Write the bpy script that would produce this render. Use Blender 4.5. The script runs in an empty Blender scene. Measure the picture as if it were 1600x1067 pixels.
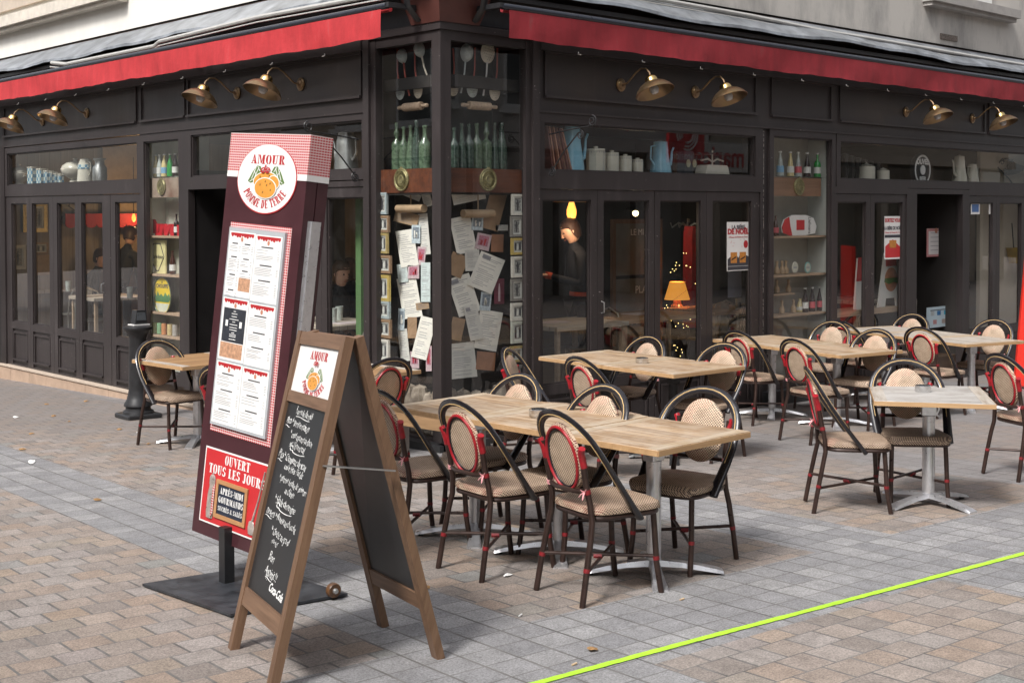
import bpy, math, random
from mathutils import Vector, Matrix
random.seed(7)
PI=math.pi
# ------------------------------------------------------------------ camera
F=2007.57; YAW=0.8219105; PIT=0.0240147; ROL=-0.001977; PY=380.037
CAM=Vector((-6.7126,-8.0738,1.95))
v_=Vector((math.cos(YAW)*math.cos(PIT),math.sin(YAW)*math.cos(PIT),-math.sin(PIT)))
r0=Vector((math.sin(YAW),-math.cos(YAW),0)); u0=r0.cross(v_)
r_=r0*math.cos(ROL)+u0*math.sin(ROL); u_=u0*math.cos(ROL)-r0*math.sin(ROL)
sc=bpy.context.scene; col=sc.collection
cd=bpy.data.cameras.new('camera'); cam=bpy.data.objects.new('camera',cd); col.objects.link(cam)
cam.matrix_world=Matrix(((r_.x,u_.x,-v_.x,CAM.x),(r_.y,u_.y,-v_.y,CAM.y),(r_.z,u_.z,-v_.z,CAM.z),(0,0,0,1)))
cd.sensor_width=36; cd.lens=F/1600*36; cd.shift_y=-(533.5-PY)/1600; cd.clip_end=500; cd.clip_start=.05
sc.camera=cam
# ------------------------------------------------------------------ sky and sun (bright overcast)
W=bpy.data.worlds.new('World'); sc.world=W; W.use_nodes=True; nt=W.node_tree; nt.nodes.clear()
sky=nt.nodes.new('ShaderNodeTexSky'); sky.sky_type='NISHITA'; sky.sun_disc=False
SEL=math.radians(50); SAZ=math.radians(193)      # azimuth of the sun seen from the scene (CCW from +X)
sky.sun_elevation=SEL; sky.sun_rotation=PI/2-SAZ; sky.dust_density=4; sky.air_density=1
hs=nt.nodes.new('ShaderNodeHueSaturation'); hs.inputs['Saturation'].default_value=.30
bg=nt.nodes.new('ShaderNodeBackground'); bg.inputs[1].default_value=.12
wo=nt.nodes.new('ShaderNodeOutputWorld')
nt.links.new(sky.outputs[0],hs.inputs['Color']); nt.links.new(hs.outputs[0],bg.inputs[0]); nt.links.new(bg.outputs[0],wo.inputs[0])
sd=bpy.data.lights.new('sun','SUN'); sd.energy=2.0; sd.angle=math.radians(11); sd.color=(1,.975,.94)
so=bpy.data.objects.new('sun',sd); col.objects.link(so)
so.rotation_euler=Vector((math.cos(SAZ)*math.cos(SEL),math.sin(SAZ)*math.cos(SEL),math.sin(SEL))).to_track_quat('Z','Y').to_euler()
sc.view_settings.view_transform='Standard'; sc.view_settings.look='None'; sc.view_settings.gamma=1; sc.view_settings.exposure=0.9
sc.render.engine='CYCLES'
sc.cycles.max_bounces=10; sc.cycles.transparent_max_bounces=16; sc.cycles.caustics_reflective=False; sc.cycles.caustics_refractive=False
# ------------------------------------------------------------------ surveying helpers: sight lines of the camera onto real planes
GX,GY=.020,.028
def gz(x,y): return -GX*x-GY*y
def ray(x,y): return v_+r_*((x-800)/F)+u_*((PY-y)/F)
def Rp(x,y,off=0): d=ray(x,y); t=(off-CAM.y)/d.y; return CAM+t*d
def Lp(x,y,off=0): d=ray(x,y); t=(off-CAM.x)/d.x; return CAM+t*d
def Gp(x,y,dz=0):
    d=ray(x,y); t=(-GX*CAM.x-GY*CAM.y+dz-CAM.z)/(d.z+GX*d.x+GY*d.y); return CAM+t*d
def Sp(S,x,y,off=0):                       # -> (along, z) on a facade side
    q=Rp(x,y,off) if S=='R' else Lp(x,y,off); return (q.x if S=='R' else q.y),q.z
def FP(S,s,d,z): return (s,d,z) if S=='R' else (d,s,z)
# ------------------------------------------------------------------ mesh builder
class MB:
    def __init__(s,T=None,flip=False): s.v=[];s.f=[];s.T=T;s.flip=flip
    def add(s,vs,fs):
        b=len(s.v)
        for p in vs: s.v.append(tuple(s.T(*p)) if s.T else tuple(p))
        s.f+=[tuple(i+b for i in f) for f in fs]; return s
    def box(s,x0,x1,y0,y1,z0,z1,M=None):
        vs=[Vector((x,y,z)) for x in(x0,x1) for y in(y0,y1) for z in(z0,z1)]
        if M: vs=[M@p for p in vs]
        return s.add(vs,[(0,1,3,2),(4,6,7,5),(0,4,5,1),(2,3,7,6),(0,2,6,4),(1,5,7,3)])
    def bev(s,x0,x1,y0,y1,z0,z1,b=.004):   # box with chamfered vertical edges and top
        P=[(x0+b,y0),(x1-b,y0),(x1,y0+b),(x1,y1-b),(x1-b,y1),(x0+b,y1),(x0,y1-b),(x0,y0+b)]
        cx,cy=(x0+x1)/2,(y0+y1)/2
        def ring(z,k): return [(cx+(x-cx)*(1-k/(abs(x1-x0)/2)),cy+(y-cy)*(1-k/(abs(y1-y0)/2)),z) for x,y in P]
        vs=ring(z0,b)+ring(z0+b,0)+ring(z1-b,0)+ring(z1,b); fs=[tuple(range(7,-1,-1)),tuple(range(24,32))]
        for k in range(3):
            for i in range(8): j=(i+1)%8; fs.append((k*8+i,k*8+j,k*8+8+j,k*8+8+i))
        return s.add(vs,fs)
    def quad(s,*p): return s.add(p,[tuple(range(len(p)))])
    def tube(s,pts,r,n=10,closed=False,flat=1,up=None):
        pts=[Vector(p) for p in pts]; m=len(pts); rr=r if isinstance(r,(list,tuple)) else [r]*m
        vs=[];prev=None
        for i,p in enumerate(pts):
            a=pts[(i-1)%m] if (closed or i>0) else p; c=pts[(i+1)%m] if (closed or i<m-1) else p
            t=(c-a).normalized()
            ref=Vector(up) if up else (prev if prev is not None else (Vector((0,0,1)) if abs(t.z)<.9 else Vector((1,0,0))))
            x=ref-t*ref.dot(t)
            if x.length<1e-5: x=t.orthogonal()
            x.normalize(); y=t.cross(x); prev=x
            for k in range(n):
                an=2*PI*k/n; vs.append(p+x*(math.cos(an)*rr[i]*flat)+y*(math.sin(an)*rr[i]))
        fs=[]
        for i in range(m if closed else m-1):
            j=(i+1)%m
            for k in range(n): l=(k+1)%n; fs.append((i*n+k,i*n+l,j*n+l,j*n+k))
        if not closed: fs+=[tuple(range(n-1,-1,-1)),tuple((m-1)*n+k for k in range(n))]
        return s.add(vs,fs)
    def lathe(s,prof,c=(0,0,0),n=20,M=None,sx=1,sy=1):
        vs=[];fs=[]
        for r,z in prof:
            for k in range(n):
                a=2*PI*k/n; p=Vector((r*math.cos(a)*sx,r*math.sin(a)*sy,z))
                vs.append((M@p if M else p)+Vector(c))
        for i in range(len(prof)-1):
            for k in range(n): l=(k+1)%n; fs.append((i*n+k,i*n+l,(i+1)*n+l,(i+1)*n+k))
        if prof[0][0]>1e-6: fs.append(tuple(range(n-1,-1,-1)))
        if prof[-1][0]>1e-6: fs.append(tuple((len(prof)-1)*n+k for k in range(n)))
        return s.add(vs,fs)
    def prism(s,P,y0,y1,holes=None):       # polygon in (x,z), extruded along y
        n=len(P); vs=[(x,y0,z) for x,z in P]+[(x,y1,z) for x,z in P]
        fs=[tuple(range(n)),tuple(range(2*n-1,n-1,-1))]+[(i,n+i,n+(i+1)%n,(i+1)%n) for i in range(n)]
        return s.add(vs,fs)
    def build(s,name,mat,parent=None,smooth=False):
        me=bpy.data.meshes.new(name); me.from_pydata(s.v,[],[f[::-1] for f in s.f] if s.flip else s.f); me.update()
        me.validate()
        if mat: me.materials.append(mat)
        if smooth:
            me.polygons.foreach_set('use_smooth',[True]*len(me.polygons))
            try: me.set_sharp_from_angle(angle=math.radians(40))
            except Exception: pass
        o=bpy.data.objects.new(name,me); col.objects.link(o)
        if parent: o.parent=parent
        return o
def tag(o,label=None,cat=None,group=None,kind=None):
    if label: o['label']=label
    if cat: o['category']=cat
    if group: o['group']=group
    if kind: o['kind']=kind
    return o
def empty(name,loc,label,cat,group=None,rz=0,M=None):
    o=bpy.data.objects.new(name,None); col.objects.link(o); o.empty_display_size=.1
    if M: o.matrix_world=M
    else: o.location=loc; o.rotation_euler=(0,0,rz)
    return tag(o,label,cat,group)
CH={}
def link_children():
    CH.clear()
    for o in list(col.objects):
        if o.parent: CH.setdefault(o.parent.name,[]).append(o)
def dup(src,loc,rz,label,group=None):
    def rec(o,par):
        c=o.copy(); col.objects.link(c)
        if par: c.parent=par; c.matrix_parent_inverse=o.matrix_parent_inverse.copy()
        for k in CH.get(o.name,[]): rec(k,c)
        return c
    r=rec(src,None); r.location=loc; r.rotation_euler=(0,0,rz); r['label']=label
    if group: r['group']=group
    return r
# ------------------------------------------------------------------ materials
def new(name):
    m=bpy.data.materials.new(name); m.use_nodes=True; nt=m.node_tree; b=nt.nodes['Principled BSDF']; return m,nt,b
def nd(nt,t,**k):
    n=nt.nodes.new(t)
    for a,b in k.items():
        if a.startswith('i_'): n.inputs[int(a[2:])].default_value=b
        else: setattr(n,a,b)
    return n
def mth(nt,op,a,b=None,c=None):
    n=nt.nodes.new('ShaderNodeMath'); n.operation=op
    for i,x in enumerate((a,b,c)):
        if x is None: continue
        if isinstance(x,(int,float)): n.inputs[i].default_value=x
        else: nt.links.new(x,n.inputs[i])
    return n.outputs[0]
def mixc(nt,f,a,b,bt='MIX'):
    n=nt.nodes.new('ShaderNodeMix'); n.data_type='RGBA'; n.blend_type=bt
    for i,x in ((0,f),(6,a),(7,b)):
        if isinstance(x,(int,float)): n.inputs[i].default_value=x
        elif isinstance(x,tuple): n.inputs[i].default_value=x if len(x)==4 else (*x,1)
        else: nt.links.new(x,n.inputs[i])
    return n.outputs[2]
def noise(nt,scale,detail=4,rough=.6,vec=None,dim='3D'):
    n=nd(nt,'ShaderNodeTexNoise'); n.inputs['Scale'].default_value=scale; n.inputs['Detail'].default_value=detail; n.inputs['Roughness'].default_value=rough
    if vec is not None: nt.links.new(vec,n.inputs['Vector'])
    return n.outputs[0]
def ramp(nt,f,stops,const=False):
    n=nd(nt,'ShaderNodeValToRGB'); cr=n.color_ramp
    if const: cr.interpolation='CONSTANT'
    while len(cr.elements)<len(stops): cr.elements.new(.5)
    for e,(p,c) in zip(cr.elements,stops): e.position=p; e.color=c if len(c)==4 else (*c,1)
    nt.links.new(f,n.inputs[0]); return n.outputs[0]
def geo(nt,kind='Object'): return nd(nt,'ShaderNodeTexCoord').outputs[kind]
def bump(nt,b,h,s=.3,d=.002):
    n=nd(nt,'ShaderNodeBump'); n.inputs['Strength'].default_value=s; n.inputs['Distance'].default_value=d
    nt.links.new(h,n.inputs['Height']); nt.links.new(n.outputs[0],b.inputs['Normal'])
MATS={}
def M(name,c,rough=.5,metal=0,var=.12,ns=12,c2=None,bs=0,spec=None,coat=0,alpha=None):
    if name in MATS: return MATS[name]
    m,nt,b=new(name); n=noise(nt,ns,5,.65,geo(nt))
    f=ramp(nt,n,[(.3,(0,0,0)),(.72,(1,1,1))])
    lo=tuple(max(0,x*(1-var)) for x in c); hi=c2 if c2 else tuple(min(1,x*(1+var)) for x in c)
    nt.links.new(mixc(nt,f,lo,hi),b.inputs['Base Color'])
    b.inputs['Roughness'].default_value=rough; b.inputs['Metallic'].default_value=metal
    nt.links.new(mth(nt,'MULTIPLY_ADD',n,.25,rough-.12),b.inputs['Roughness'])
    if spec is not None: b.inputs['Specular IOR Level'].default_value=spec
    if coat: b.inputs['Coat Weight'].default_value=coat
    if bs: bump(nt,b,noise(nt,ns*6,3,.6,geo(nt)),bs,.002)
    MATS[name]=m; return m
def emis(name,c,s):
    m,nt,b=new(name); b.inputs['Base Color'].default_value=(*c,1); b.inputs['Emission Color'].default_value=(*c,1); b.inputs['Emission Strength'].default_value=s; return m
def glassm(name,tint,k,dirt=.25):
    m=bpy.data.materials.new(name); m.use_nodes=True; nt=m.node_tree; nt.nodes.clear()
    ge=nd(nt,'ShaderNodeNewGeometry'); vm=nd(nt,'ShaderNodeVectorMath'); vm.operation='DOT_PRODUCT'; nt.links.new(ge.outputs['Incoming'],vm.inputs[0]); nt.links.new(ge.outputs['Normal'],vm.inputs[1])
    fr=mth(nt,'ADD',.04,mth(nt,'MULTIPLY',.96,mth(nt,'POWER',mth(nt,'SUBTRACT',1.0,mth(nt,'ABSOLUTE',vm.outputs['Value'])),5.0)))
    tr=nd(nt,'ShaderNodeBsdfTransparent'); tr.inputs[0].default_value=(*tint,1)
    gl=nd(nt,'ShaderNodeBsdfGlossy'); gl.inputs['Roughness'].default_value=0; gl.inputs[0].default_value=(1,1,1,1)
    df=nd(nt,'ShaderNodeBsdfDiffuse'); df.inputs[0].default_value=(.6,.6,.58,1)
    mx=nd(nt,'ShaderNodeMixShader'); m2=nd(nt,'ShaderNodeMixShader'); out=nd(nt,'ShaderNodeOutputMaterial')
    nt.links.new(mth(nt,'MINIMUM',mth(nt,'MULTIPLY',fr,k),1.0),mx.inputs[0]); nt.links.new(tr.outputs[0],mx.inputs[1]); nt.links.new(gl.outputs[0],mx.inputs[2])
    n=noise(nt,3,8,.75,geo(nt)); sp=noise(nt,60,2,.5,geo(nt))
    d=mth(nt,'MULTIPLY',mth(nt,'MAXIMUM',mth(nt,'SUBTRACT',n,.5),0),dirt)
    d2=mth(nt,'MULTIPLY',mth(nt,'GREATER_THAN',sp,.76),dirt*.8)
    nt.links.new(mth(nt,'ADD',mth(nt,'ADD',d,d2),.002),m2.inputs[0]); nt.links.new(mx.outputs[0],m2.inputs[1]); nt.links.new(df.outputs[0],m2.inputs[2])
    nt.links.new(m2.outputs[0],out.inputs[0]); return m
GLASS=glassm('window_glass',(.92,.94,.93),1.8,.10)
GLASSC=glassm('clear_glass',(.96,.97,.965),1.5,.12)
def bottle_glass(name,tint):
    return M(name,tint,.08,0,.25,30,spec=.9,coat=.6)
# painted wood of the shop front: dark brown with dust streaks and chips on the edges
def painted(name,c,chip=.0):
    m,nt,b=new(name); co=geo(nt)
    mp=nd(nt,'ShaderNodeMapping'); mp.inputs['Scale'].default_value=(1,1,.12); nt.links.new(co,mp.inputs[0])
    n=noise(nt,9,6,.7,mp.outputs[0]); n2=noise(nt,1.3,3,.6,co)
    f=mth(nt,'ADD',mth(nt,'MULTIPLY',n,.6),mth(nt,'MULTIPLY',n2,.4))
    cc=ramp(nt,f,[(.3,tuple(x*.75 for x in c)),(.55,c),(.75,tuple(x*1.6+.012 for x in c))])
    nz=noise(nt,38,3,.7,co); big=noise(nt,2.2,4,.7,co)
    ch=mth(nt,'GREATER_THAN',mth(nt,'ADD',mth(nt,'MULTIPLY',nz,.75),mth(nt,'MULTIPLY',big,.25)),.715-chip)
    cc=mixc(nt,ch,cc,(.36,.33,.31)); nt.links.new(cc,b.inputs['Base Color'])
    nt.links.new(mth(nt,'MULTIPLY_ADD',n,.35,.28),b.inputs['Roughness']); bump(nt,b,n,.25,.002); return m
PAINT=painted('brown_paint',(.033,.0265,.0265),.01); PAINT2=painted('brown_paint_worn',(.034,.027,.027),.05)
def gingham(name,cell,red=(.60,.035,.045),white=(.82,.74,.72)):
    m,nt,b=new(name); s=nd(nt,'ShaderNodeSeparateXYZ'); nt.links.new(geo(nt),s.inputs[0])
    xy=mth(nt,'ADD',s.outputs[0],s.outputs[1])
    a=mth(nt,'GREATER_THAN',mth(nt,'FRACT',mth(nt,'DIVIDE',xy,cell*1.3)),.22); c=mth(nt,'GREATER_THAN',mth(nt,'FRACT',mth(nt,'DIVIDE',s.outputs[2],cell)),.34)
    nt.links.new(mixc(nt,mth(nt,'MULTIPLY',a,c),white,red),b.inputs['Base Color']); b.inputs['Roughness'].default_value=.35; return m
GING=gingham('red_gingham',.0125,(.47,.025,.035),(.72,.60,.58))
def wicker(name,mode):
    m,nt,b=new(name); s=nd(nt,'ShaderNodeSeparateXYZ'); nt.links.new(geo(nt),s.inputs[0])
    if mode=='seat': U,V=s.outputs[0],mth(nt,'ADD',s.outputs[1],s.outputs[2])
    else: U,V=s.outputs[1],s.outputs[2]
    k=2*PI/.0148
    p=mth(nt,'MULTIPLY',mth(nt,'SINE',mth(nt,'MULTIPLY',U,k)),mth(nt,'SINE',mth(nt,'MULTIPLY',V,k)))
    dots=mth(nt,'GREATER_THAN',p,.16 if mode=='seat' else .24)
    th=mth(nt,'MULTIPLY',mth(nt,'SINE',mth(nt,'MULTIPLY',U,k*3)),.5)
    n=noise(nt,15,4,.6,geo(nt))
    base=ramp(nt,n,[(.3,(.40,.285,.20)),(.7,(.56,.42,.31))] if mode=='seat' else [(.3,(.50,.37,.26)),(.7,(.68,.52,.38))])
    rd=noise(nt,4,2,.5,geo(nt))
    dc=mixc(nt,mth(nt,'GREATER_THAN',rd,.56),(.03,.014,.012),(.16,.02,.018))
    nt.links.new(mixc(nt,dots,base,dc),b.inputs['Base Color']); b.inputs['Roughness'].default_value=.55
    bump(nt,b,mth(nt,'SUBTRACT',th,p),.5,.0015); return m
WSEAT=wicker('woven_resin_seat','seat'); WBACK=wicker('woven_resin_back','back')
def wood(name,c1,c2,axis=1,plank=None,grain=60,rough=.55,grey=None,gaps=.012):
    m,nt,b=new(name); co=geo(nt)
    mp=nd(nt,'ShaderNodeMapping'); sc_=[grain*.6]*3; sc_[axis]=grain*.04; mp.inputs['Scale'].default_value=sc_; nt.links.new(co,mp.inputs[0])
    inf=nd(nt,'ShaderNodeObjectInfo').outputs['Random']
    s=nd(nt,'ShaderNodeSeparateXYZ'); nt.links.new(co,s.inputs[0]); other=s.outputs[1 if axis==0 else 0]
    n=noise(nt,1,7,.72,mp.outputs[0]); cc=ramp(nt,n,[(.3,c1),(.68,c2)])
    hgt=n
    if plank:
        q=mth(nt,'DIVIDE',other,plank); pid=mth(nt,'FLOOR',q)
        wn=nd(nt,'ShaderNodeTexWhiteNoise'); wn.noise_dimensions='2D'; cb=nd(nt,'ShaderNodeCombineXYZ'); nt.links.new(pid,cb.inputs[0]); nt.links.new(inf,cb.inputs[1]); nt.links.new(cb.outputs[0],wn.inputs['Vector'])
        cc=mixc(nt,mth(nt,'MULTIPLY',wn.outputs[0],.45),cc,tuple(x*.55 for x in c1))
        gp=mth(nt,'LESS_THAN',mth(nt,'FRACT',q),gaps/plank*.36)
        cc=mixc(nt,gp,cc,(.10,.07,.05))
    if grey:
        kn=mth(nt,'GREATER_THAN',noise(nt,17,2,.5,co),.74); cc=mixc(nt,mth(nt,'MULTIPLY',kn,.6),cc,(.10,.055,.03))
        g=noise(nt,5,5,.7,co); wth=noise(nt,90,4,.7,mp.outputs[0])
        f=ramp(nt,mth(nt,'ADD',mth(nt,'MULTIPLY',g,.6),mth(nt,'MULTIPLY',n,.4)),[(.42,(0,0,0)),(.6,(1,1,1))])
        cc=mixc(nt,mth(nt,'MULTIPLY',f,.55),cc,grey)
        st=mth(nt,'GREATER_THAN',noise(nt,3.1,3,.6,co),.66); cc=mixc(nt,mth(nt,'MULTIPLY',st,.35),cc,(.22,.17,.13))
    nt.links.new(cc,b.inputs['Base Color']); b.inputs['Roughness'].default_value=rough; bump(nt,b,hgt,.2,.0015); return m
TOPW=wood('weathered_table_wood',(.21,.115,.052),(.53,.36,.205),1,.062,60,.6,(.52,.44,.36))
TOPG=wood('grey_table_wood',(.27,.21,.16),(.50,.44,.37),1,.062,60,.65,(.52,.50,.47))
TOPX=wood('grey_table_wood_wide',(.25,.22,.19),(.48,.45,.42),0,.062,60,.65,(.52,.51,.50))
TOPO=wood('oak_table_wood',(.30,.16,.07),(.46,.28,.14),0,.07,50,.5)
ENDB=wood('end_board_wood',(.25,.17,.10),(.50,.38,.25),0,None,60,.6,(.48,.43,.37)); ENDX=wood('end_board_wood_y',(.25,.20,.15),(.46,.40,.34),1,None,60,.6,(.48,.46,.43))
EDGE=wood('table_edge_wood',(.36,.21,.10),(.52,.33,.17),0,None,50,.55)
AFR=wood('walnut_frame_wood',(.11,.058,.032),(.21,.122,.072),2,None,60,.5)
AFRH=wood('walnut_rail_wood',(.12,.065,.037),(.23,.135,.082),0,None,60,.5)
SHELF=wood('shelf_wood',(.30,.20,.13),(.45,.33,.23),0,None,40,.6)
BOARDW=wood('red_brown_board',(.05,.017,.011),(.17,.055,.024),0,None,18,.35)
CREAMP=M('cream_panelling',(.50,.50,.42),.7,0,.1,3)
ALU=M('brushed_aluminium',(.66,.66,.68),.30,.8,.10,25); CHROME=M('polished_steel',(.62,.62,.62),.2,1,.08,10)
BLKM=M('black_metal',(.025,.025,.027),.4,.1,.3,14,bs=.1); BRONZE=M('chair_tube',(.045,.026,.021),.3,.35,.3,20)
BLKT=M('black_lacquer_tube',(.018,.016,.019),.22,.1,.3,20,coat=.3); GOLD=M('gold_pinstripe',(.55,.38,.18),.7,0,.1,30,spec=.2)
REDR=M('red_resin',(.34,.010,.018),.35,0,.3,40,coat=.2); REDB=M('dull_red_binding',(.20,.010,.014),.45,0,.3,40); PINK=M('faded_ribbon',(.70,.32,.33),.6,0,.2,40)
BRASS=M('aged_brass',(.42,.29,.14),.34,.9,.35,9,c2=(.30,.20,.13)); BRASSP=M('polished_brass',(.72,.50,.20),.18,1,.15,9); BRASSI=M('brass_inside',(.45,.30,.10),.4,.7,.3,9)
STONE=M('pink_plinth_stone',(.42,.30,.22),.75,0,.15,6,bs=.3); WHITE=M('white_paint',(.78,.77,.75),.5,0,.05,8)
PAPER=M('aged_paper',(.80,.78,.71),.8,0,.1,6); KRAFT=M('kraft_paper',(.36,.25,.15),.8,0,.2,8); INK=M('ink',(.05,.05,.06),.8,0,.1,8); INKL=M('grey_ink',(.30,.30,.32),.8,0,.1,8)
MAR=M('maroon_board',(.062,.021,.026),.32,0,.22,5); LIME=M('lime_tape',(.40,.72,.04),.6,0,.12,14,bs=.4)
_nt=LIME.node_tree; _b=_nt.nodes['Principled BSDF']; _src=_b.inputs['Base Color'].links[0].from_socket
_nt.links.new(mixc(_nt,mth(_nt,'MULTIPLY',mth(_nt,'GREATER_THAN',noise(_nt,55,4,.75,geo(_nt)),.66),.75),_src,(.14,.17,.07)),_b.inputs['Base Color']); RED=M('sign_red',(.55,.03,.035),.4,0,.08,6)
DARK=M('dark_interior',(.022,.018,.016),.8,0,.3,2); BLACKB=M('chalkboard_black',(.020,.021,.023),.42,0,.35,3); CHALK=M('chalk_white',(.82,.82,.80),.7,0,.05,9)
SIGNW=M('sign_white',(.80,.79,.77),.35,0,.03,6); GREENL=M('leaf_green',(.12,.20,.06),.5,0,.15,40); POTATO=M('potato_orange',(.68,.30,.05),.5,0,.12,30); DRED=M('logo_red',(.45,.025,.03),.45,0,.06,9)
CER=M('ivory_ceramic',(.66,.62,.53),.18,0,.06,10,coat=.4); ENB=M('blue_enamel',(.22,.46,.60),.22,0,.08,14,coat=.4); SILV=M('dull_aluminium',(.50,.50,.49),.35,.85,.12,12)
# paving: oblique bands of grey and tan setts
def paving():
    m,nt,b=new('paving'); s=nd(nt,'ShaderNodeSeparateXYZ'); nt.links.new(geo(nt),s.inputs[0]); x,y=s.outputs[0],s.outputs[1]
    a=math.radians(-3.6)
    wob=mth(nt,'ADD',noise(nt,1.2,2,.5,geo(nt)),mth(nt,'MULTIPLY',noise(nt,28,3,.6,geo(nt)),.22))
    u=mth(nt,'ADD',mth(nt,'ADD',mth(nt,'MULTIPLY',x,math.cos(a)),mth(nt,'MULTIPLY',y,math.sin(a))),mth(nt,'MULTIPLY',wob,.012))
    v=mth(nt,'ADD',mth(nt,'ADD',mth(nt,'MULTIPLY',x,-math.sin(a)),mth(nt,'MULTIPLY',y,math.cos(a))),mth(nt,'MULTIPLY',wob,-.012))
    def rng(w,lo,hi): return mth(nt,'MULTIPLY',mth(nt,'GREATER_THAN',w,lo),mth(nt,'LESS_THAN',w,hi))
    U0=-3.31   # left edge of the first band in u
    um=mth(nt,'MODULO',mth(nt,'ADD',mth(nt,'SUBTRACT',u,U0),2.69*12),2.69)
    vm=rng(v,-5.0,-4.24)
    band=mth(nt,'MAXIMUM',mth(nt,'LESS_THAN',um,.69),vm)
    # setts
    def cells(w,h,off,uu,vv,mo,mw=.006,mh=.003):
        row=mth(nt,'FLOOR',mth(nt,'DIVIDE',vv,h)); q=mth(nt,'ADD',mth(nt,'DIVIDE',uu,w),mth(nt,'MULTIPLY',mth(nt,'MODULO',mth(nt,'ADD',row,200),2),off)); c=mth(nt,'FLOOR',q)
        fu=mth(nt,'MULTIPLY',mth(nt,'FRACT',q),w); fv=mth(nt,'MULTIPLY',mth(nt,'FRACT',mth(nt,'DIVIDE',vv,h)),h)
        du=mth(nt,'MINIMUM',fu,mth(nt,'SUBTRACT',w,fu)); dv=mth(nt,'MINIMUM',fv,mth(nt,'SUBTRACT',h,fv))
        mort=mth(nt,'MAXIMUM',mth(nt,'LESS_THAN',du,mw),mth(nt,'LESS_THAN',dv,mh))
        cb=nd(nt,'ShaderNodeCombineXYZ'); nt.links.new(c,cb.inputs[0]); nt.links.new(row,cb.inputs[1]); cb.inputs[2].default_value=mo
        wn=nd(nt,'ShaderNodeTexWhiteNoise'); wn.noise_dimensions='3D'; nt.links.new(cb.outputs[0],wn.inputs['Vector'])
        return mort,wn.outputs[0]
    gu=mth(nt,'SUBTRACT',u,U0)
    mg,rg=cells(.1725,.164,0.0,gu,v,1.)
    mt,rt=cells(.178,.160,.5,gu,v,2.)
    fine=noise(nt,105,3,.9,geo(nt)); mid=noise(nt,9,5,.7,geo(nt)); wide=noise(nt,.55,4,.6,geo(nt))
    cg=ramp(nt,rg,[(0,(.215,.212,.218)),(.5,(.25,.246,.25)),(1,(.30,.295,.295))])
    ct=ramp(nt,rt,[(0,(.225,.195,.175)),(.2,(.265,.225,.20)),(.4,(.29,.225,.18)),(.6,(.275,.245,.225)),(.75,(.31,.275,.255)),(.9,(.31,.24,.185)),(.96,(.225,.225,.215)),(1,(.29,.245,.225))])
    c=mixc(nt,band,ct,cg); mort=mixc(nt,band,mt,mg)
    spk=ramp(nt,fine,[(.32,(.50,.50,.50)),(.68,(1.42,1.42,1.42))])
    c=mixc(nt,1.0,c,spk,'MULTIPLY')
    c=mixc(nt,1.0,c,ramp(nt,mid,[(.3,(.78,.775,.77)),(.7,(1.14,1.14,1.14))]),'MULTIPLY')
    # terrace and strip along the shop: trodden grime plus shade painted in as grey-brown
    dirt=mth(nt,'MULTIPLY',mth(nt,'MULTIPLY',ramp(nt,mth(nt,'ADD',mth(nt,'MULTIPLY',x,.5),mth(nt,'ADD',mth(nt,'MULTIPLY',y,.25),mth(nt,'MULTIPLY',wide,1.4))),[(0,(0,0,0)),(1,(1,1,1))]),.62),1.0)
    c=mixc(nt,dirt,c,(.175,.155,.148))
    mn=ramp(nt,noise(nt,5,3,.6,geo(nt)),[(.35,(.085,.08,.076)),(.65,(.165,.158,.15))]); c=mixc(nt,mort,c,mn)
    stain=mth(nt,'GREATER_THAN',noise(nt,7.3,2,.4,geo(nt)),.79); c=mixc(nt,mth(nt,'MULTIPLY',stain,.4),c,(.12,.11,.10))
    nt.links.new(c,b.inputs['Base Color']); b.inputs['Roughness'].default_value=.72
    h=mth(nt,'ADD',mth(nt,'MULTIPLY',mort,-1.0),mth(nt,'MULTIPLY',fine,.25)); bump(nt,b,h,.6,.006); return m
def plaster(name,c,dirty,amt):
    m,nt,b=new(name); co=geo(nt); mp=nd(nt,'ShaderNodeMapping'); mp.inputs['Scale'].default_value=(1,1,.35); nt.links.new(co,mp.inputs[0])
    n=noise(nt,1.6,7,.7,mp.outputs[0]); n2=noise(nt,30,4,.6,co)
    s=nd(nt,'ShaderNodeSeparateXYZ'); nt.links.new(co,s.inputs[0])
    f=ramp(nt,n,[(.42,(0,0,0)),(.68,(1,1,1))])
    c1=mixc(nt,mth(nt,'MULTIPLY',f,amt),c,dirty)
    c1=mixc(nt,mth(nt,'MULTIPLY',mth(nt,'GREATER_THAN',n2,.72),.3),c1,dirty)
    nt.links.new(c1,b.inputs['Base Color']); b.inputs['Roughness'].default_value=.85; bump(nt,b,n2,.4,.003); return m
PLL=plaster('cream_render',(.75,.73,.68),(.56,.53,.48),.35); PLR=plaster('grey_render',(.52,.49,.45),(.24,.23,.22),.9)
ZINC=M('zinc_sheet',(.25,.265,.285),.45,.6,.3,4,c2=(.44,.46,.49)); CONDUIT=M('grey_conduit',(.42,.41,.39),.5,0,.1,8)
def cloth(name,c,cs):
    m,nt,b=new(name); co=geo(nt); mp=nd(nt,'ShaderNodeMapping'); mp.inputs['Scale'].default_value=(3,3,.8); nt.links.new(co,mp.inputs[0])
    n=noise(nt,2.2,6,.7,mp.outputs[0]); cc=ramp(nt,n,[(.3,tuple(x*.72 for x in c)),(.6,c),(.8,cs)])
    nt.links.new(cc,b.inputs['Base Color']); b.inputs['Roughness'].default_value=.75; bump(nt,b,noise(nt,6,4,.6,co),.5,.012); return m
AWN=cloth('red_awning_cloth',(.47,.028,.034),(.42,.085,.085)); AWND=cloth('red_awning_cloth_shaded',(.27,.016,.024),(.20,.05,.05))  # second cloth: same red for the right side, its shade put into the colour
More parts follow.
